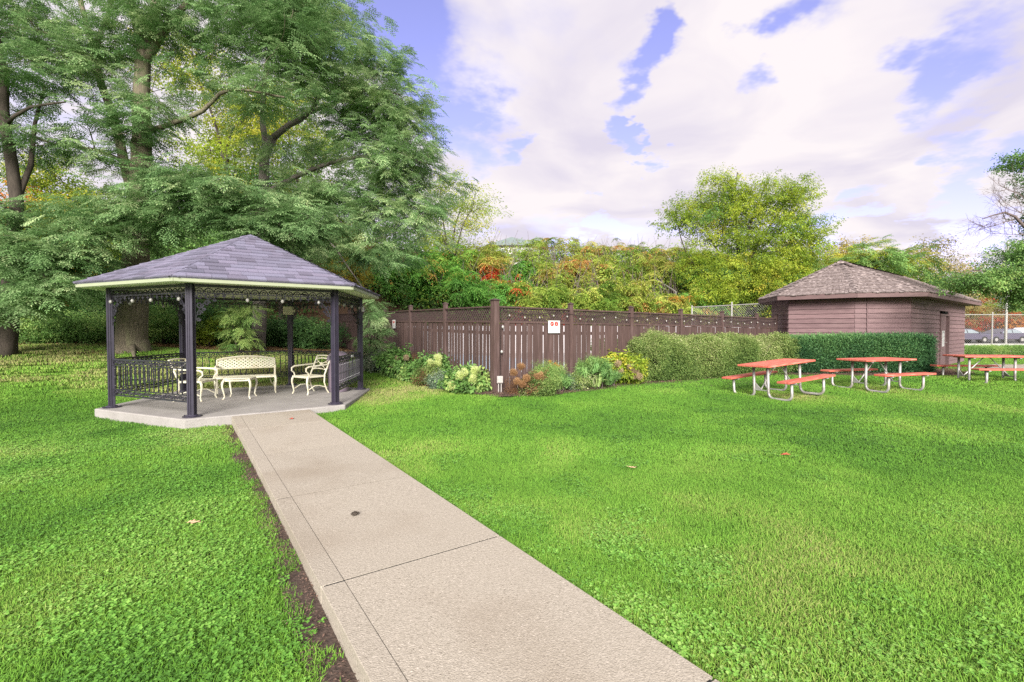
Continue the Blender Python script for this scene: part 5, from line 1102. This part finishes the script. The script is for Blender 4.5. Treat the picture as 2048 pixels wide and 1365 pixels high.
for k, (px, D, yt, w, m, lb) in enumerate(((1040, 32.3, 572, 34, 'redleaf', 'scarlet sumac left of the fence sign, brightest red of the bank'), (1015, 35.5, 545, 26, 'redleaf', 'small red sumac below the hilltop house'), (1150, 32.5, 580, 36, 'redleaf', 'red sumac just right of the second fence post'), (1262, 34.5, 562, 26, 'redleaf', 'small red sumac above the variegated hedge'), (985, 36.5, 528, 40, 'redleaf', 'dark red sumac up the bank left of the house'), (945, 39, 497, 60, 'orangeleaf', 'orange brown sumac high on the bank left of the house'), (1370, 33, 590, 60, 'orangeleaf', 'orange sumac near the chain link fence'))):
    bush('sumac_shrub', lb, px, D, yt, w, 'sumac', m, 360 + k, n=4, per=5, spr=1.0, group='red and orange sumacs on the bank', rd=.8, cl=.4, flat=.5, stem='twig')
N_ = 2300; px_ = rng.uniform(830, 1560, N_); D_ = rng.uniform(32, 54, N_); x_ = (px_ - 1024) / F * D_; zz = terr(x_, D_) + rng.random(N_) ** 1.3 * np.interp(D_, [32, 38, 54], [1.8, 3.0, 2.2])
tag(scatter('bank_thicket', np.c_[x_, D_, zz], np.c_[rng.normal(0, .3, N_), rng.normal(.1, .3, N_), rng.random(N_) * 6.3], 1.1 + .8 * rng.random(N_), np.clip(.22 + .6 * (vnoise(x_, D_, 3, 12) - .5) + rng.normal(0, .12, N_), 0, 1), VS('hill', 'sumacmix')), kind='stuff')
mb = MB()
for _ in range(900):      # bare stems
    px, D = rng.uniform(900, 1540), rng.uniform(33, 47); x = (px - 1024) / F * D; z = tz(x, D); h = rng.uniform(1.5, 3.8); a = rng.normal(0, .35, 2)
    mb.tube([(x, D, z), (x + a[0] * h * .4, D + a[1] * h * .4, z + h * .5), (x + a[0] * h * .9 + rng.normal(0, .2), D + a[1] * h, z + h)], [.03, .02, .008], 3, False)
tag(mb.build('bare_stems', M['twig']), kind='stuff')
# big yellow-green tree, and trees behind the hut
by = np.array([at(1478, 660, 34)[0], 34, tz(at(1478, 660, 34)[0], 34)])
tree('yellow_tree', 'large yellow green tree with fanning limbs rising left of the hut', 'tree', by,
     [([by - Z3 * .3, *A3((1478, 600, 34), (1480, 560, 34))], .28, .2), (A3((1480, 565, 34), (1510, 500, 33.6), (1555, 430, 33.3), (1590, 370, 33)), .13, .03), (A3((1480, 565, 34), (1530, 520, 33.2), (1590, 480, 32.8), (1630, 450, 32.5)), .11, .03), (A3((1480, 562, 34), (1475, 480, 34), (1470, 400, 34), (1475, 345, 34)), .13, .03), (A3((1480, 565, 34), (1440, 510, 34.3), (1410, 450, 34.5), (1400, 380, 34.5)), .1, .03), (A3((1478, 575, 34), (1420, 560, 34), (1370, 500, 34), (1350, 420, 34)), .08, .02), (A3((1480, 560, 34), (1495, 470, 33.7), (1520, 400, 33.5), (1535, 360, 33.5)), .11, .03)],
     [B(1470, 390, 34, 75, 45, 1.6, 32), B(1560, 405, 33.2, 65, 50, 1.6, 28), B(1500, 460, 33.4, 120, 50, 2, 42), B(1410, 430, 34.3, 40, 50, 1.2, 16), B(1600, 480, 32.8, 45, 45, 1.2, 16), B(1520, 540, 33, 110, 45, 2, 40), B(1360, 430, 34, 22, 40, .8, 8), B(1420, 530, 33.8, 70, 50, 1.6, 24), B(1575, 575, 32.4, 60, 40, 1.4, 26), B(1610, 540, 32.6, 40, 45, 1.2, 16), B(1450, 580, 33, 60, 35, 1.2, 18)],
     'broad', 'lime', 'bark_dark', per=20, cl=.5, spr=1.5, droop=.25, seed=51, twr=.02, bias=.0, mix=('broad', 'green', .12))
GH = 'trees behind the hut'
auto_tree('hut_tree', 'broad light green tree spreading directly behind the hut roof', 'tree', 1735, 33, 495, 600, 230, 'locust', 'green', 61, n=60, per=14, spr=1.9, group=GH, bias=.2, lobes=6, mix=('locust', 'lime', .4))
auto_tree('hut_tree', 'yellow topped tree between the big yellow tree and the hut peak', 'tree', 1690, 38, 478, 590, 120, 'broad', 'gold', 62, n=30, per=14, spr=1.8, group=GH, bias=-.15)
auto_tree('hut_tree', 'sparse brown grey tree on the skyline right of the hut peak', 'tree', 1850, 46, 475, 620, 130, 'airy', 'olive', 63, n=60, per=12, spr=1.9, group=GH, bias=.1)
auto_tree('hut_tree', 'pale yellow sparse tree above the right end of the hut roof', 'tree', 1915, 50, 520, 640, 110, 'airy', 'olive', 64, n=40, per=12, spr=2.0, group=GH, bias=.25)
auto_tree('hut_tree', 'yellow green tree right behind the big yellow tree', 'tree', 1620, 40, 505, 610, 120, 'broad', 'lime', 65, n=34, per=14, spr=1.9, group=GH)
GR_ = 'trees beyond the car park'
auto_tree('far_tree', 'scarlet autumn tree beyond the parked cars', 'tree', 1972, 70, 598, 672, 75, 'broad', 'redleaf', 71, n=20, per=11, spr=2.2, group=GR_, mix=('broad', 'olive', .45))
auto_tree('far_tree', 'orange leaved tree beyond the parked cars at the photo edge', 'tree', 2040, 70, 628, 675, 60, 'broad', 'orangeleaf', 72, n=16, per=11, spr=2.6, group=GR_, bias=.2)
auto_tree('far_tree', 'dull green tree left of the scarlet tree', 'tree', 1938, 78, 590, 675, 80, 'broad', 'olive', 73, n=30, per=14, spr=3.0, group=GR_, bias=-.2)
auto_tree('far_tree', 'yellow green tree above the scarlet tree', 'tree', 1985, 90, 560, 670, 150, 'broad', 'lime', 74, n=40, per=14, spr=3.4, group=GR_, bias=-.1)
auto_tree('far_tree', 'green tree at the photo edge above the orange tree', 'tree', 2060, 92, 575, 670, 140, 'broad', 'green', 75, n=36, per=14, spr=3.4, group=GR_)
auto_tree('far_tree', 'purple brown shrubby tree beside the lamp post', 'tree', 2010, 72, 620, 675, 60, 'broad', 'rust', 76, n=20, per=12, spr=2.6, group=GR_)
auto_tree('far_tree', 'broad green tree far beyond the right photo edge', 'tree', 2170, 80, 540, 670, 220, 'broad', 'green', 77, n=40, per=14, spr=3.4, group=GR_)
# near tree hanging in from the right
br = np.array([18.6, 15.2, tz(18.6, 15.2)])
tree('overhanging_tree', 'green tree with bare grey twigs hanging in from the right photo edge', 'tree', br,
     [([br - Z3 * .2, (18.5, 15.2, 1.2), (18.2, 15.1, 2.2)], .2, .16), ([(18.2, 15.1, 2.2), *A3((2110, 560, 14.8), (2048, 572, 14.5), (1990, 574, 14.2), (1955, 572, 14.0), (1925, 566, 13.9))], .11, .015), ([(18.2, 15.1, 2.2), (17.9, 15, 3.2), *A3((2080, 480, 14.6), (2048, 450, 14.5), (2010, 425, 14.4), (1965, 440, 14.3))], .11, .012), ([(17.9, 15, 3.2), *A3((2090, 400, 14.7), (2060, 330, 14.6), (2040, 320, 14.6))], .09, .012), (A3((2048, 572, 14.5), (2000, 550, 14.3), (1950, 540, 14.1), (1915, 555, 14)), .04, .01), ([(17.9, 15, 3.2), (18.4, 15.5, 5), (18.2, 15.6, 7)], .1, .02)],
     [B(2003, 553, 14.1, 66, 22, .6, 17), B(2055, 590, 14.4, 40, 24, .6, 12), B(1935, 560, 13.9, 30, 15, .4, 6), B(2035, 500, 14.5, 30, 35, .6, 11), B(2045, 325, 14.6, 14, 10, .3, 4), B(2090, 520, 14.6, 40, 60, .8, 16), B(2110, 330, 14.8, 50, 80, 1, 18), B(2150, 430, 15, 60, 120, 1.2, 24)],
     'broad', 'green', 'twig', per=20, cl=.19, spr=.8, droop=.2, seed=81, twr=.008, bias=.0, flat=.5)
tw = MB(); r = np.random.default_rng(5)
def twigs(p, d, L_, rad, lv):
    q = p + d * L_; m_ = (p + q) / 2 + r.normal(0, .06 * L_, 3); tw.tube([p, m_, q], [rad, rad * .8, rad * .6], 3, False)
    if lv: 
        for _ in range(3 if lv > 1 else 4):
            dd = d + r.normal(0, .62, 3); dd /= np.linalg.norm(dd); twigs(m_ if r.random() < .45 else q, dd, L_ * r.uniform(.6, .85), rad * .62, lv - 1)
ov = [o for o in bpy.data.objects if o.name.startswith('overhanging_tree')][0]
for (px, py, tx, ty) in ((2060, 440, 2010, 405), (2050, 452, 2000, 440), (2062, 400, 2020, 380), (2030, 440, 1980, 455), (2070, 470, 2010, 470)):
    a, b = at(px, py, 14.5), at(tx, ty, 14.4); d = (b - a); L_ = np.linalg.norm(d); twigs(a, d / L_, L_ * .75, .016, 4)
tw.build('bare_twigs', M['twig'], ov)

# ------------------------------------------------------------------ hedges and flower bed
def hedge(name, label, a, b, half, H, m, kind, n, seed, spr=1.0, sqr=.25, lumps=0.0, bias=0.0):
    r = np.random.default_rng(seed); a, b = np.array(a, float), np.array(b, float); d = b - a; L_ = np.linalg.norm(d); d /= L_; nn = np.array([d[1], -d[0]]); z0 = tz(*((a + b) / 2)) 
    t = thing(name, label, 'hedge', ((a + b) / 2)[0:1].tolist()[0:1][0:1] and (float((a[0] + b[0]) / 2), float((a[1] + b[1]) / 2), z0)); tb = MB()
    for s in np.arange(.15, L_, .35):
        p = a + d * s + nn * r.normal(0, half * .3); zz = tz(*p)
        for _ in range(3): q = r.normal(0, .25, 2); tb.tube([(p[0], p[1], zz - .05), (p[0] + q[0] * .5, p[1] + q[1] * .5, zz + H * .45), (p[0] + q[0], p[1] + q[1], zz + H * .85)], [.02, .014, .006], 3, False)
    tb.build('stems', M['bark_dark'], t)
    s = r.random(n) * L_; e = sqr
    if e < .3:      # clipped box: two sides and a top
        w_ = np.array([H, 2 * half, H]); w_ /= w_.sum(); f = r.choice(3, n, p=w_); u_ = r.random(n)
        ux = np.where(f == 0, -1, np.where(f == 2, 1, u_ * 2 - 1)); uz = np.where(f == 1, 1, u_ * 2 - 1)
    else:
        th = r.uniform(-.38 * pi, 1.38 * pi, n); c, q = np.cos(th), np.sin(th); ux = np.sign(c) * np.abs(c) ** e; uz = np.sign(q) * np.abs(q) ** e
    th = np.arctan2(uz, ux); end = np.minimum(s, L_ - s); rnd = np.sqrt(np.clip(1 - (1 - np.clip(end / half, 0, 1)) ** (2 / max(e, .2)), .04, 1)) if e > .3 else np.ones(n)
    lum = 1 + lumps * (vnoise(s, th * .6, 1.5, seed) - .5) + lumps * .7 * (vnoise(s, th * .5, .45, seed + 1) - .5)
    dep = 1 - .30 * r.random(n) ** 2.0; rr = dep * lum
    lat = ux * half * rr * (.35 + .65 * rnd); zz = H * (.5 + .5 * uz * (1 - (1 - rr) * (uz > 0)) * (.6 + .4 * rnd))
    zz = zz * (1 + (lumps > .2) * .24 * (np.abs(np.sin(s * pi / 1.62)) - .62))
    zz = np.maximum(zz, .06 + .10 * r.random(n))
    cap = r.random(n) < .10; s = np.where(cap, np.where(r.random(n) < .5, 0, L_), s); lat = np.where(cap, r.uniform(-1, 1, n) * half * .92, lat); zz = np.where(cap, r.uniform(.1, .97, n) * H, zz)
    p = a[None] + d[None] * s[:, None] + nn[None] * lat[:, None]; z = terr(p[:, 0], p[:, 1]) + zz
    out = nn[None] * ux[:, None]; yaw = np.arctan2(out[:, 1], out[:, 0]) + r.normal(0, .7, n); pit = -.5 * uz + r.normal(0, .4, n)
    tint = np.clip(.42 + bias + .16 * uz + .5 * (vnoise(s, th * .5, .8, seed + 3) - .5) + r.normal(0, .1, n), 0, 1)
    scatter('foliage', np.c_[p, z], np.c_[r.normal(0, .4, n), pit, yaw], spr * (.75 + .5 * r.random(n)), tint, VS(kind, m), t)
    return t
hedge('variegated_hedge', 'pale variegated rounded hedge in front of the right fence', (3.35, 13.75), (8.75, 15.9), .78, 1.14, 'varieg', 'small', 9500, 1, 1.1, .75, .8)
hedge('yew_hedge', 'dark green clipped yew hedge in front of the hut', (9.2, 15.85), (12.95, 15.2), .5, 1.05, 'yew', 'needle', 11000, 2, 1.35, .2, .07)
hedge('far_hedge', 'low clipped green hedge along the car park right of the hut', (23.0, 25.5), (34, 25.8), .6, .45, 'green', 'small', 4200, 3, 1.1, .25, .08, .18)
# flower bed plants
def plant(name, label, px, py, hpx, wpx, kind, m, seed, **kw):
    g = gp(px, py); D = g[1] + wpx / 2 * g[1] / F * .6; kw.setdefault('n', 22); kw.setdefault('per', 14)
    return bush(name, label, px, D, 0, wpx, kind, m, seed, H=hpx * D / F, x=g[0] * D / g[1], cat=kw.pop('cat', 'plant'), stem=kw.pop('stem', 'twig'), **kw)
GP = 'plants in the fence bed'
def blooms(t, spots, D0, r_, m='bloom', kind='small', stem=True):
    "round flower heads on stalks"
    for (px, py) in spots:
        c = at(px, py, D0); n = 60; v = rng.normal(0, 1, (n, 3)); v /= np.linalg.norm(v, axis=1)[:, None]; p = c + v * r_ * .62 * np.array([1, 1, .85])
        scatter('bloom', p, np.c_[rng.random(n) * 6, rng.random(n) * 6, rng.random(n) * 6], np.full(n, r_ * 5.5), np.clip(.5 + .35 * v[:, 2] + rng.normal(0, .1, n), 0, 1), VS(kind, m), t)
        if stem:
            b = OFF[t.name]; mb = MB(); mb.tube([(b[0] + (c[0] - b[0]) * .3, b[1], b[2]), (b[0] + (c[0] - b[0]) * .8, c[1], b[2] + (c[2] - b[2]) * .6), c], [.008, .006, .005], 4); mb.build('stalk', M['twig'], t)
plant('variegated_shrub', 'grey pink variegated shrub at the far left of the fence bed', 757, 748, 42, 62, 'small', 'blue', 401, group=GP, bias=.2, n=30)
t = plant('hydrangea', 'green hydrangea with faded pinkish heads left in the fence bed', 800, 757, 52, 62, 'big', 'green', 402, group=GP, n=26, spr=.8); blooms(t, [(793, 718), (812, 716), (783, 730)], OFF[t.name][1] - .4, .075, 'pinkbloom')
plant('coneflower', 'rusty faded flowers between two hydrangeas left of the fence', 824, 752, 40, 30, 'fine', 'rust', 403, group=GP, spr=.9)
plant('low_plant', 'low green leafy plant in front of the rusty flowers', 838, 764, 26, 66, 'big', 'green', 404, group=GP, bias=.12, spr=.7)
t = plant('hydrangea', 'hydrangea with two lime heads against the left fence', 872, 766, 52, 52, 'big', 'green', 405, group=GP, n=22, spr=.8); blooms(t, [(877, 726), (861, 726), (876, 716)], OFF[t.name][1] - .4, .09)
plant('low_plant', 'rosy green low plant under the lime headed hydrangea', 860, 774, 32, 52, 'small', 'varieg', 406, group=GP, bias=-.1, mix=('small', 'rust', .2))
plant('low_plant', 'grey blue leafy plant left of the big hydrangea', 888, 780, 28, 44, 'small', 'blue', 407, group=GP, bias=-.1)
t = plant('hydrangea', 'big leafed hydrangea with four lime heads left of the corner post', 934, 788, 40, 74, 'big', 'green', 408, group=GP, n=26, spr=.75, bias=.1); blooms(t, [(928, 745), (950, 741), (946, 757), (919, 752), (904, 771)], OFF[t.name][1] - .48, .085)
t = plant('dried_hydrangea', 'dried brown hydrangea with tan heads right of the corner post', 1040, 792, 34, 36, 'fine', 'rust', 409, group=GP, n=12, per=8); blooms(t, [(1042, 733), (1027, 745), (1034, 763), (1053, 757), (1045, 768)], OFF[t.name][1] - .4, .07, 'dead')
plant('low_plant', 'mottled green and bronze low plant below the feathery green mound', 1076, 795, 30, 56, 'small', 'varieg', 410, group=GP, bias=-.15, mix=('small', 'rust', .3))
plant('feathery_mound', 'bright green feathery mound in the bed below the fence sign', 1096, 786, 56, 48, 'fine', 'green', 411, group=GP, bias=.42, n=40, per=18, spr=.9)
t = plant('rust_sedum', 'orange brown flower head leaning on the feathery mound', 1076, 788, 36, 22, 'small', 'rust', 412, group=GP, n=8); blooms(t, [(1078, 754)], OFF[t.name][1] - .4, .10, 'dead', stem=False)
t = plant('coneflower', 'orange daisies standing above the feathery mound', 1110, 780, 40, 24, 'fine', 'green', 413, group=GP, n=6); blooms(t, [(1100, 724), (1110, 729), (1116, 733), (1104, 733)], OFF[t.name][1] + .05, .035, 'orangeleaf')
plant('iris_clump', 'sword leaved clump lying right of the feathery mound', 1122, 788, 26, 50, 'blade', 'reed', 414, group=GP, n=6, per=2, spr=.8, cl=.04)
plant('low_plant', 'yellowish low plant between the sword leaved clumps', 1148, 783, 26, 44, 'small', 'varieg', 415, group=GP, bias=-.1, mix=('small', 'blue', .35))
plant('round_bush', 'round bright green bush between the two sword leaved clumps', 1184, 775, 58, 66, 'small', 'green', 416, group=GP, bias=.22, n=46, per=16, spr=.8)
plant('iris_clump', 'taller sword leaved clump in front of the round bush', 1196, 783, 40, 66, 'blade', 'reed', 417, group=GP, n=9, per=2, spr=1.0, cl=.05)
t = plant('hydrangea', 'tall hydrangea with lime heads behind the round bush', 1222, 760, 72, 80, 'big', 'green', 418, group=GP, n=36, spr=.8, bias=.1); blooms(t, [(1203, 703), (1186, 712), (1226, 690), (1222, 686), (1246, 706)], OFF[t.name][1] - .4, .085)
t = plant('hydrangea', 'yellowing hydrangea with cream and rose heads before the variegated hedge', 1254, 772, 50, 74, 'big', 'lime', 419, group=GP, n=30, spr=.75, bias=.05); blooms(t, [(1240, 742), (1262, 735), (1272, 742), (1264, 752), (1236, 728), (1278, 752)], OFF[t.name][1] - .42, .08, 'pinkbloom', stem=False)
plant('iris_clump', 'small blue green sword leaves right of the round bush', 1224, 776, 24, 34, 'blade', 'reed', 420, group=GP, n=5, per=2, spr=.7, cl=.04, bias=-.3)

# ------------------------------------------------------------------ far things
hs = thing('hilltop_house', 'grey green roofed house half hidden on the hilltop', 'house', (at(1035, 480, 62)[0], 62, tz(0, 62) - .3)); hx = at(1035, 480, 62)[0]; hb = tz(0, 62) - .3
mb = MB(); mb.box(hx - 3.6, hx + 3.4, 60, 68, hb, 12.0); mb.build('wall', M['white'], hs)
mb = MB(); mb.add([(hx - 4, 59.4, 11.9), (hx + 3.8, 59.4, 11.9), (hx + 3.8, 68.5, 11.9), (hx - 4, 68.5, 11.9), (hx - .8, 62.5, 13.5), (hx - .4, 65, 13.5)], [(0, 1, 4), (1, 2, 5, 4), (2, 3, 5), (3, 0, 4, 5), (3, 2, 1, 0)]); mb.build('roof', M['rooffar'], hs)
mb = MB(); mb.add([(hx + 1.0, 59.0, 12.0), (hx + 3.6, 59.0, 12.0), (hx + 2.3, 59.0, 12.9), (hx + 1.0, 63, 12.0), (hx + 3.6, 63, 12.0), (hx + 2.3, 63, 12.9)], [(0, 1, 2), (3, 5, 4), (0, 2, 5, 3), (1, 4, 5, 2), (0, 3, 4, 1)]); mb.build('gable', M['rooffar'], hs)
for x in (-2.4, -.6, 1.4):
    mb = MB(); mb.box(hx + x, hx + x + 1.0, 59.93, 59.99, 10.4, 11.6); w_ = mb.build('window', M['white'], hs); mb = MB(); mb.box(hx + x + .08, hx + x + .92, 59.90, 59.925, 10.48, 11.52); mb.build('pane', M['glass'], w_)
def chain_fence(name, label, pts, D_s, zt, zb, step, wire=True):
    a, b = np.array(pts[0], float), np.array(pts[1], float); L_ = np.linalg.norm(b - a); d = (b - a) / L_; t = thing(name, label, 'fence', (a[0], a[1], zb)); n = max(1, int(round(L_ / step)))
    for k in range(n + 1): p = a + d * L_ * k / n; mb = MB(); mb.tube([(*p, zb - .2), (*p, zt + (.08 if k % 2 else .02))], .04, 7); mb.lathe([(.045, 0), (.045, .05), (.01, .09)], 7, (*p, zt + (.08 if k % 2 else .02))); mb.build('post', M['galv'], t)
    mb = MB(); mb.tube([(*a, zt), (*b, zt)], .028, 6); mb.build('top_rail', M['galv'], t)
    mb = MB(); s = -(zt - zb)
    while s < L_:
        for sg in (1, -1):
            s0, s1 = max(s, 0), min(s + zt - zb, L_); z0, z1 = zb + (s0 - s), zb + (s1 - s)
            if sg < 0: z0, z1 = zt - (z0 - zb), zt - (z1 - zb)
            if s1 > s0: mb.tube([(*(a + d * s0), z0), (*(a + d * s1), z1)], .004, 3, False)
        s += .12
    mb.build('wire_mesh', M['galv'], t, kind='stuff')
chain_fence('chain_link_fence', 'galvanised chain link fence above the board fence left of the hut', [at(1384, 612, 26)[:2], at(1560, 608, 21.5)[:2]], 0, 2.72, .2, 2.6)
chain_fence('chain_link_fence', 'tall galvanised chain link fence by the car park', [(27.2, 30.0), (44, 30.2)], 0, 2.45, .05, 3.0)
hrl = thing('handrail', 'slanting grey pipe handrail on the bank among the sumacs', 'handrail', tuple(at(1330, 575, 36))); mb = MB(); mb.tube([at(1300, 550, 37), at(1352, 584, 34.5)], .035, 6); mb.tube([at(1352, 584, 34.5), at(1352, 600, 34.5)], .035, 6); mb.build('pipe', M['galv'], hrl)
lp = thing('lamp_post', 'grey steel lamp post standing before the parked cars', 'lamp post', (at(2011, 690, 33)[0], 33, 0)); x = at(2011, 690, 33)[0]; mb = MB(); mb.tube([(x, 33, -.1), (x, 33, 3), (x, 33, 7.5)], [.085, .075, .06], 10); mb.build('pole', M['galv'], lp); mb = MB(); mb.tube([(x, 33, 7.4), (x + .6, 33, 7.6), (x + 1.2, 33, 7.6)], .04, 6); mb.box(x + 1.1, x + 1.8, 32.85, 33.15, 7.52, 7.68); mb.build('lamp_head', M['galv'], lp)
mb = MB(); mb.prism([(22, 33), (120, 33), (160, 66), (22, 66)], -.2, .16); rd = mb.build('car_park', M['road']); tag(rd, kind='structure')
mb = MB(); mb.box(24.5, 80, 31.2, 31.45, -.3, .60); kb = mb.build('parapet', M['kerb']); tag(kb, 'low pale parapet edging the car park', 'wall')
def car(name, label, loc, rz, paint, L_=4.7, H=1.45, est=False):
    t = thing(name, label, 'car', loc, rz, 'cars parked beyond the hut'); W2 = .9
    low = [(-L_ / 2, .35), (-L_ / 2 + .03, .72), (-L_ / 2 + .25, .92), (-.95 - .3 * est, .98), (.95, .98), (L_ / 2 - .35, .80), (L_ / 2 - .05, .66), (L_ / 2, .35)]
    mb = MB(); n = len(low); mb.add([(x, -W2, z) for x, z in low] + [(x, -W2 + .06, z + .0) for x, z in low] + [(x, W2, z) for x, z in low], [tuple(range(n)), tuple(2 * n + i for i in range(n))[::-1]] + [(i, 2 * n + i, 2 * n + (i + 1) % n, (i + 1) % n) for i in range(n)]); mb.build('body', paint, t, bevel=.05)
    rp = [(-2.0 if est else -1.75, .95), (-1.3 if est else -1.0, H - .08), (-.5, H), (.25, H - .03), (1.2, .95)]
    mb = MB(); n = len(rp); mb.add([(x, -W2 + .04, z) if z < 1 else (x, -W2 + .22, z) for x, z in rp] + [(x, W2 - .04, z) if z < 1 else (x, W2 - .22, z) for x, z in rp], [tuple(range(n)), tuple(n + i for i in range(n))[::-1]] + [(i, n + i, n + (i + 1) % n, (i + 1) % n) for i in range(n)]); mb.build('roof', paint, t, bevel=.03)
    for sg in (-1, 1):
        f = lambda x, z, o=.05: (x, sg * (W2 - .04 - .18 * (z - .95) / (H - .95) + o), z)
        for pts in ([(-1.45, 1.0), (-.95, H - .13), (-.42, H - .08), (-.42, 1.0)], [(-.34, 1.0), (-.34, H - .08), (.2, H - .1), (.9, 1.0)]): mb = MB(); mb.add([f(*p) for p in pts], [(0, 1, 2, 3)]); mb.build('window', M['glass'], t)
        for x in (-1.4, 1.4):
            mb = MB(); mb.tube([(x, sg * (W2 - .2), .33), (x, sg * (W2 + .012), .33)], .33, 16); w_ = mb.build('wheel', M['rubber'], t); mb = MB(); mb.tube([(x, sg * (W2 + .005), .33), (x, sg * (W2 + .022), .33)], .17, 12); mb.build('rim', M['galv'], w_)
        mb = MB(); mb.box(L_ / 2 - .22, L_ / 2 - .03, sg * .62 - .16, sg * .62 + .16, .60, .72); mb.build('headlight', M['glass'], t); mb = MB(); mb.box(-L_ / 2 - .01, -L_ / 2 + .06, sg * .62 - .2, sg * .62 + .2, .68, .82); mb.build('taillight', M['signred'], t)
        mb = MB(); mb.box(.78, .95, sg * (W2 + .02) - .07, sg * (W2 + .02) + .07, .98, 1.1); mb.build('mirror', paint, t)
car('parked_car', 'violet grey sedan parked side on beyond the hut', (at(2000, 680, 50)[0], 50, .16), pi + .05, M['carpaint'])
car('parked_car', 'white car parked behind the violet grey sedan', (at(2046, 680, 54.5)[0], 54.5, .16), pi + .02, M['carwhite'], 4.6, 1.6, True)
car('parked_car', 'dark car with only its bonnet showing past the hut', (at(1925, 680, 49)[0], 49, .16), .05, M['carpaint'])
# feeder in the dark shrub, leaves and a cone on the ground
fd = thing('bird_feeder', 'small orange feeder hanging in the dark shrubs left of the gazebo', 'feeder', tuple(at(133, 606, 14.2))); o_ = OFF[fd.name]; mb = MB(); mb.lathe([(.02, -.11), (.05, -.09), (.045, .06)], 8, o_); mb.build('body', M['orange'], fd); mb = MB(); mb.lathe([(.07, .06), (.03, .11), (.005, .13)], 8, o_); mb.tube([o_ + Z3 * .12, o_ + Z3 * .9], .003, 3); mb.build('hanger', M['rubber'], fd)
def ground_leaf(label, px, py, s, m, zoff, seed):
    r = np.random.default_rng(seed); g = gp(px, py); 
    if zoff is not None: a = at(px, py, 1.0) - np.array([0, 0, EYE]); tt = (zoff - EYE) / a[2]; g = np.array([a[0] * tt, a[1] * tt, zoff])
    else: g[2] += .045
    t = thing('fallen_leaf', label, 'leaf', tuple(g), r.random() * 6, 'fallen leaves'); mb = MB(); k = 11
    v = [(0, 0, .012)] + [(s * (.55 + .45 * (i % 2)) * cos(2 * pi * i / k), s * .75 * (.55 + .45 * (i % 2)) * sin(2 * pi * i / k), .004 + .018 * r.random()) for i in range(k)]
    mb.add(v, [(0, 1 + i, 1 + (i + 1) % k) for i in range(k)]); mb.build('blade', m, t); mb = MB(); mb.tube([(0, 0, .012), (-s, .1 * s, .01), (-s * 1.5, .2 * s, .016)], .0025, 3); mb.build('stalk', m, t)
tanl = mat('tan_leaf', (.62, .42, .26), (.5, .33, .2), rough=.8); redl = mat('red_fallen_leaf', (.5, .10, .07), (.4, .08, .05), rough=.8)
ground_leaf('pale tan leaf lying on the clover lawn left of the walk', 388, 1058, .06, tanl, None, 1)
ground_leaf('red leaf lying on the walk close to the gazebo', 584, 838, .06, redl, walkz(7) + .004, 2)
ground_leaf('orange red leaf in the grass right of the walk', 1572, 917, .07, redl, None, 3)
ground_leaf('small tan leaf in the grass right of the walk middle', 1265, 946, .05, tanl, None, 4)
a = at(711, 1031, 1.0) - np.array([0, 0, EYE]); tt = (walkz(2.4) - EYE) / a[2]; cn = thing('pine_cone', 'small dark cone lying on the middle of the walk', 'cone', (a[0] * tt, a[1] * tt, walkz(2.4)), .6); mb = MB()
for k in range(26): u = k / 26; an = k * 2.4; rr = .019 * sin(pi * (.12 + .8 * u)); mb.beam((-.03 + .06 * u, rr * .3 * cos(an), .018 + rr * .3 * sin(an)), (-.036 + .06 * u, rr * cos(an), .018 + rr * sin(an)), .014, .005)
mb.build('scales', M['bark_dark'], cn)
SC.cycles.use_denoising = False
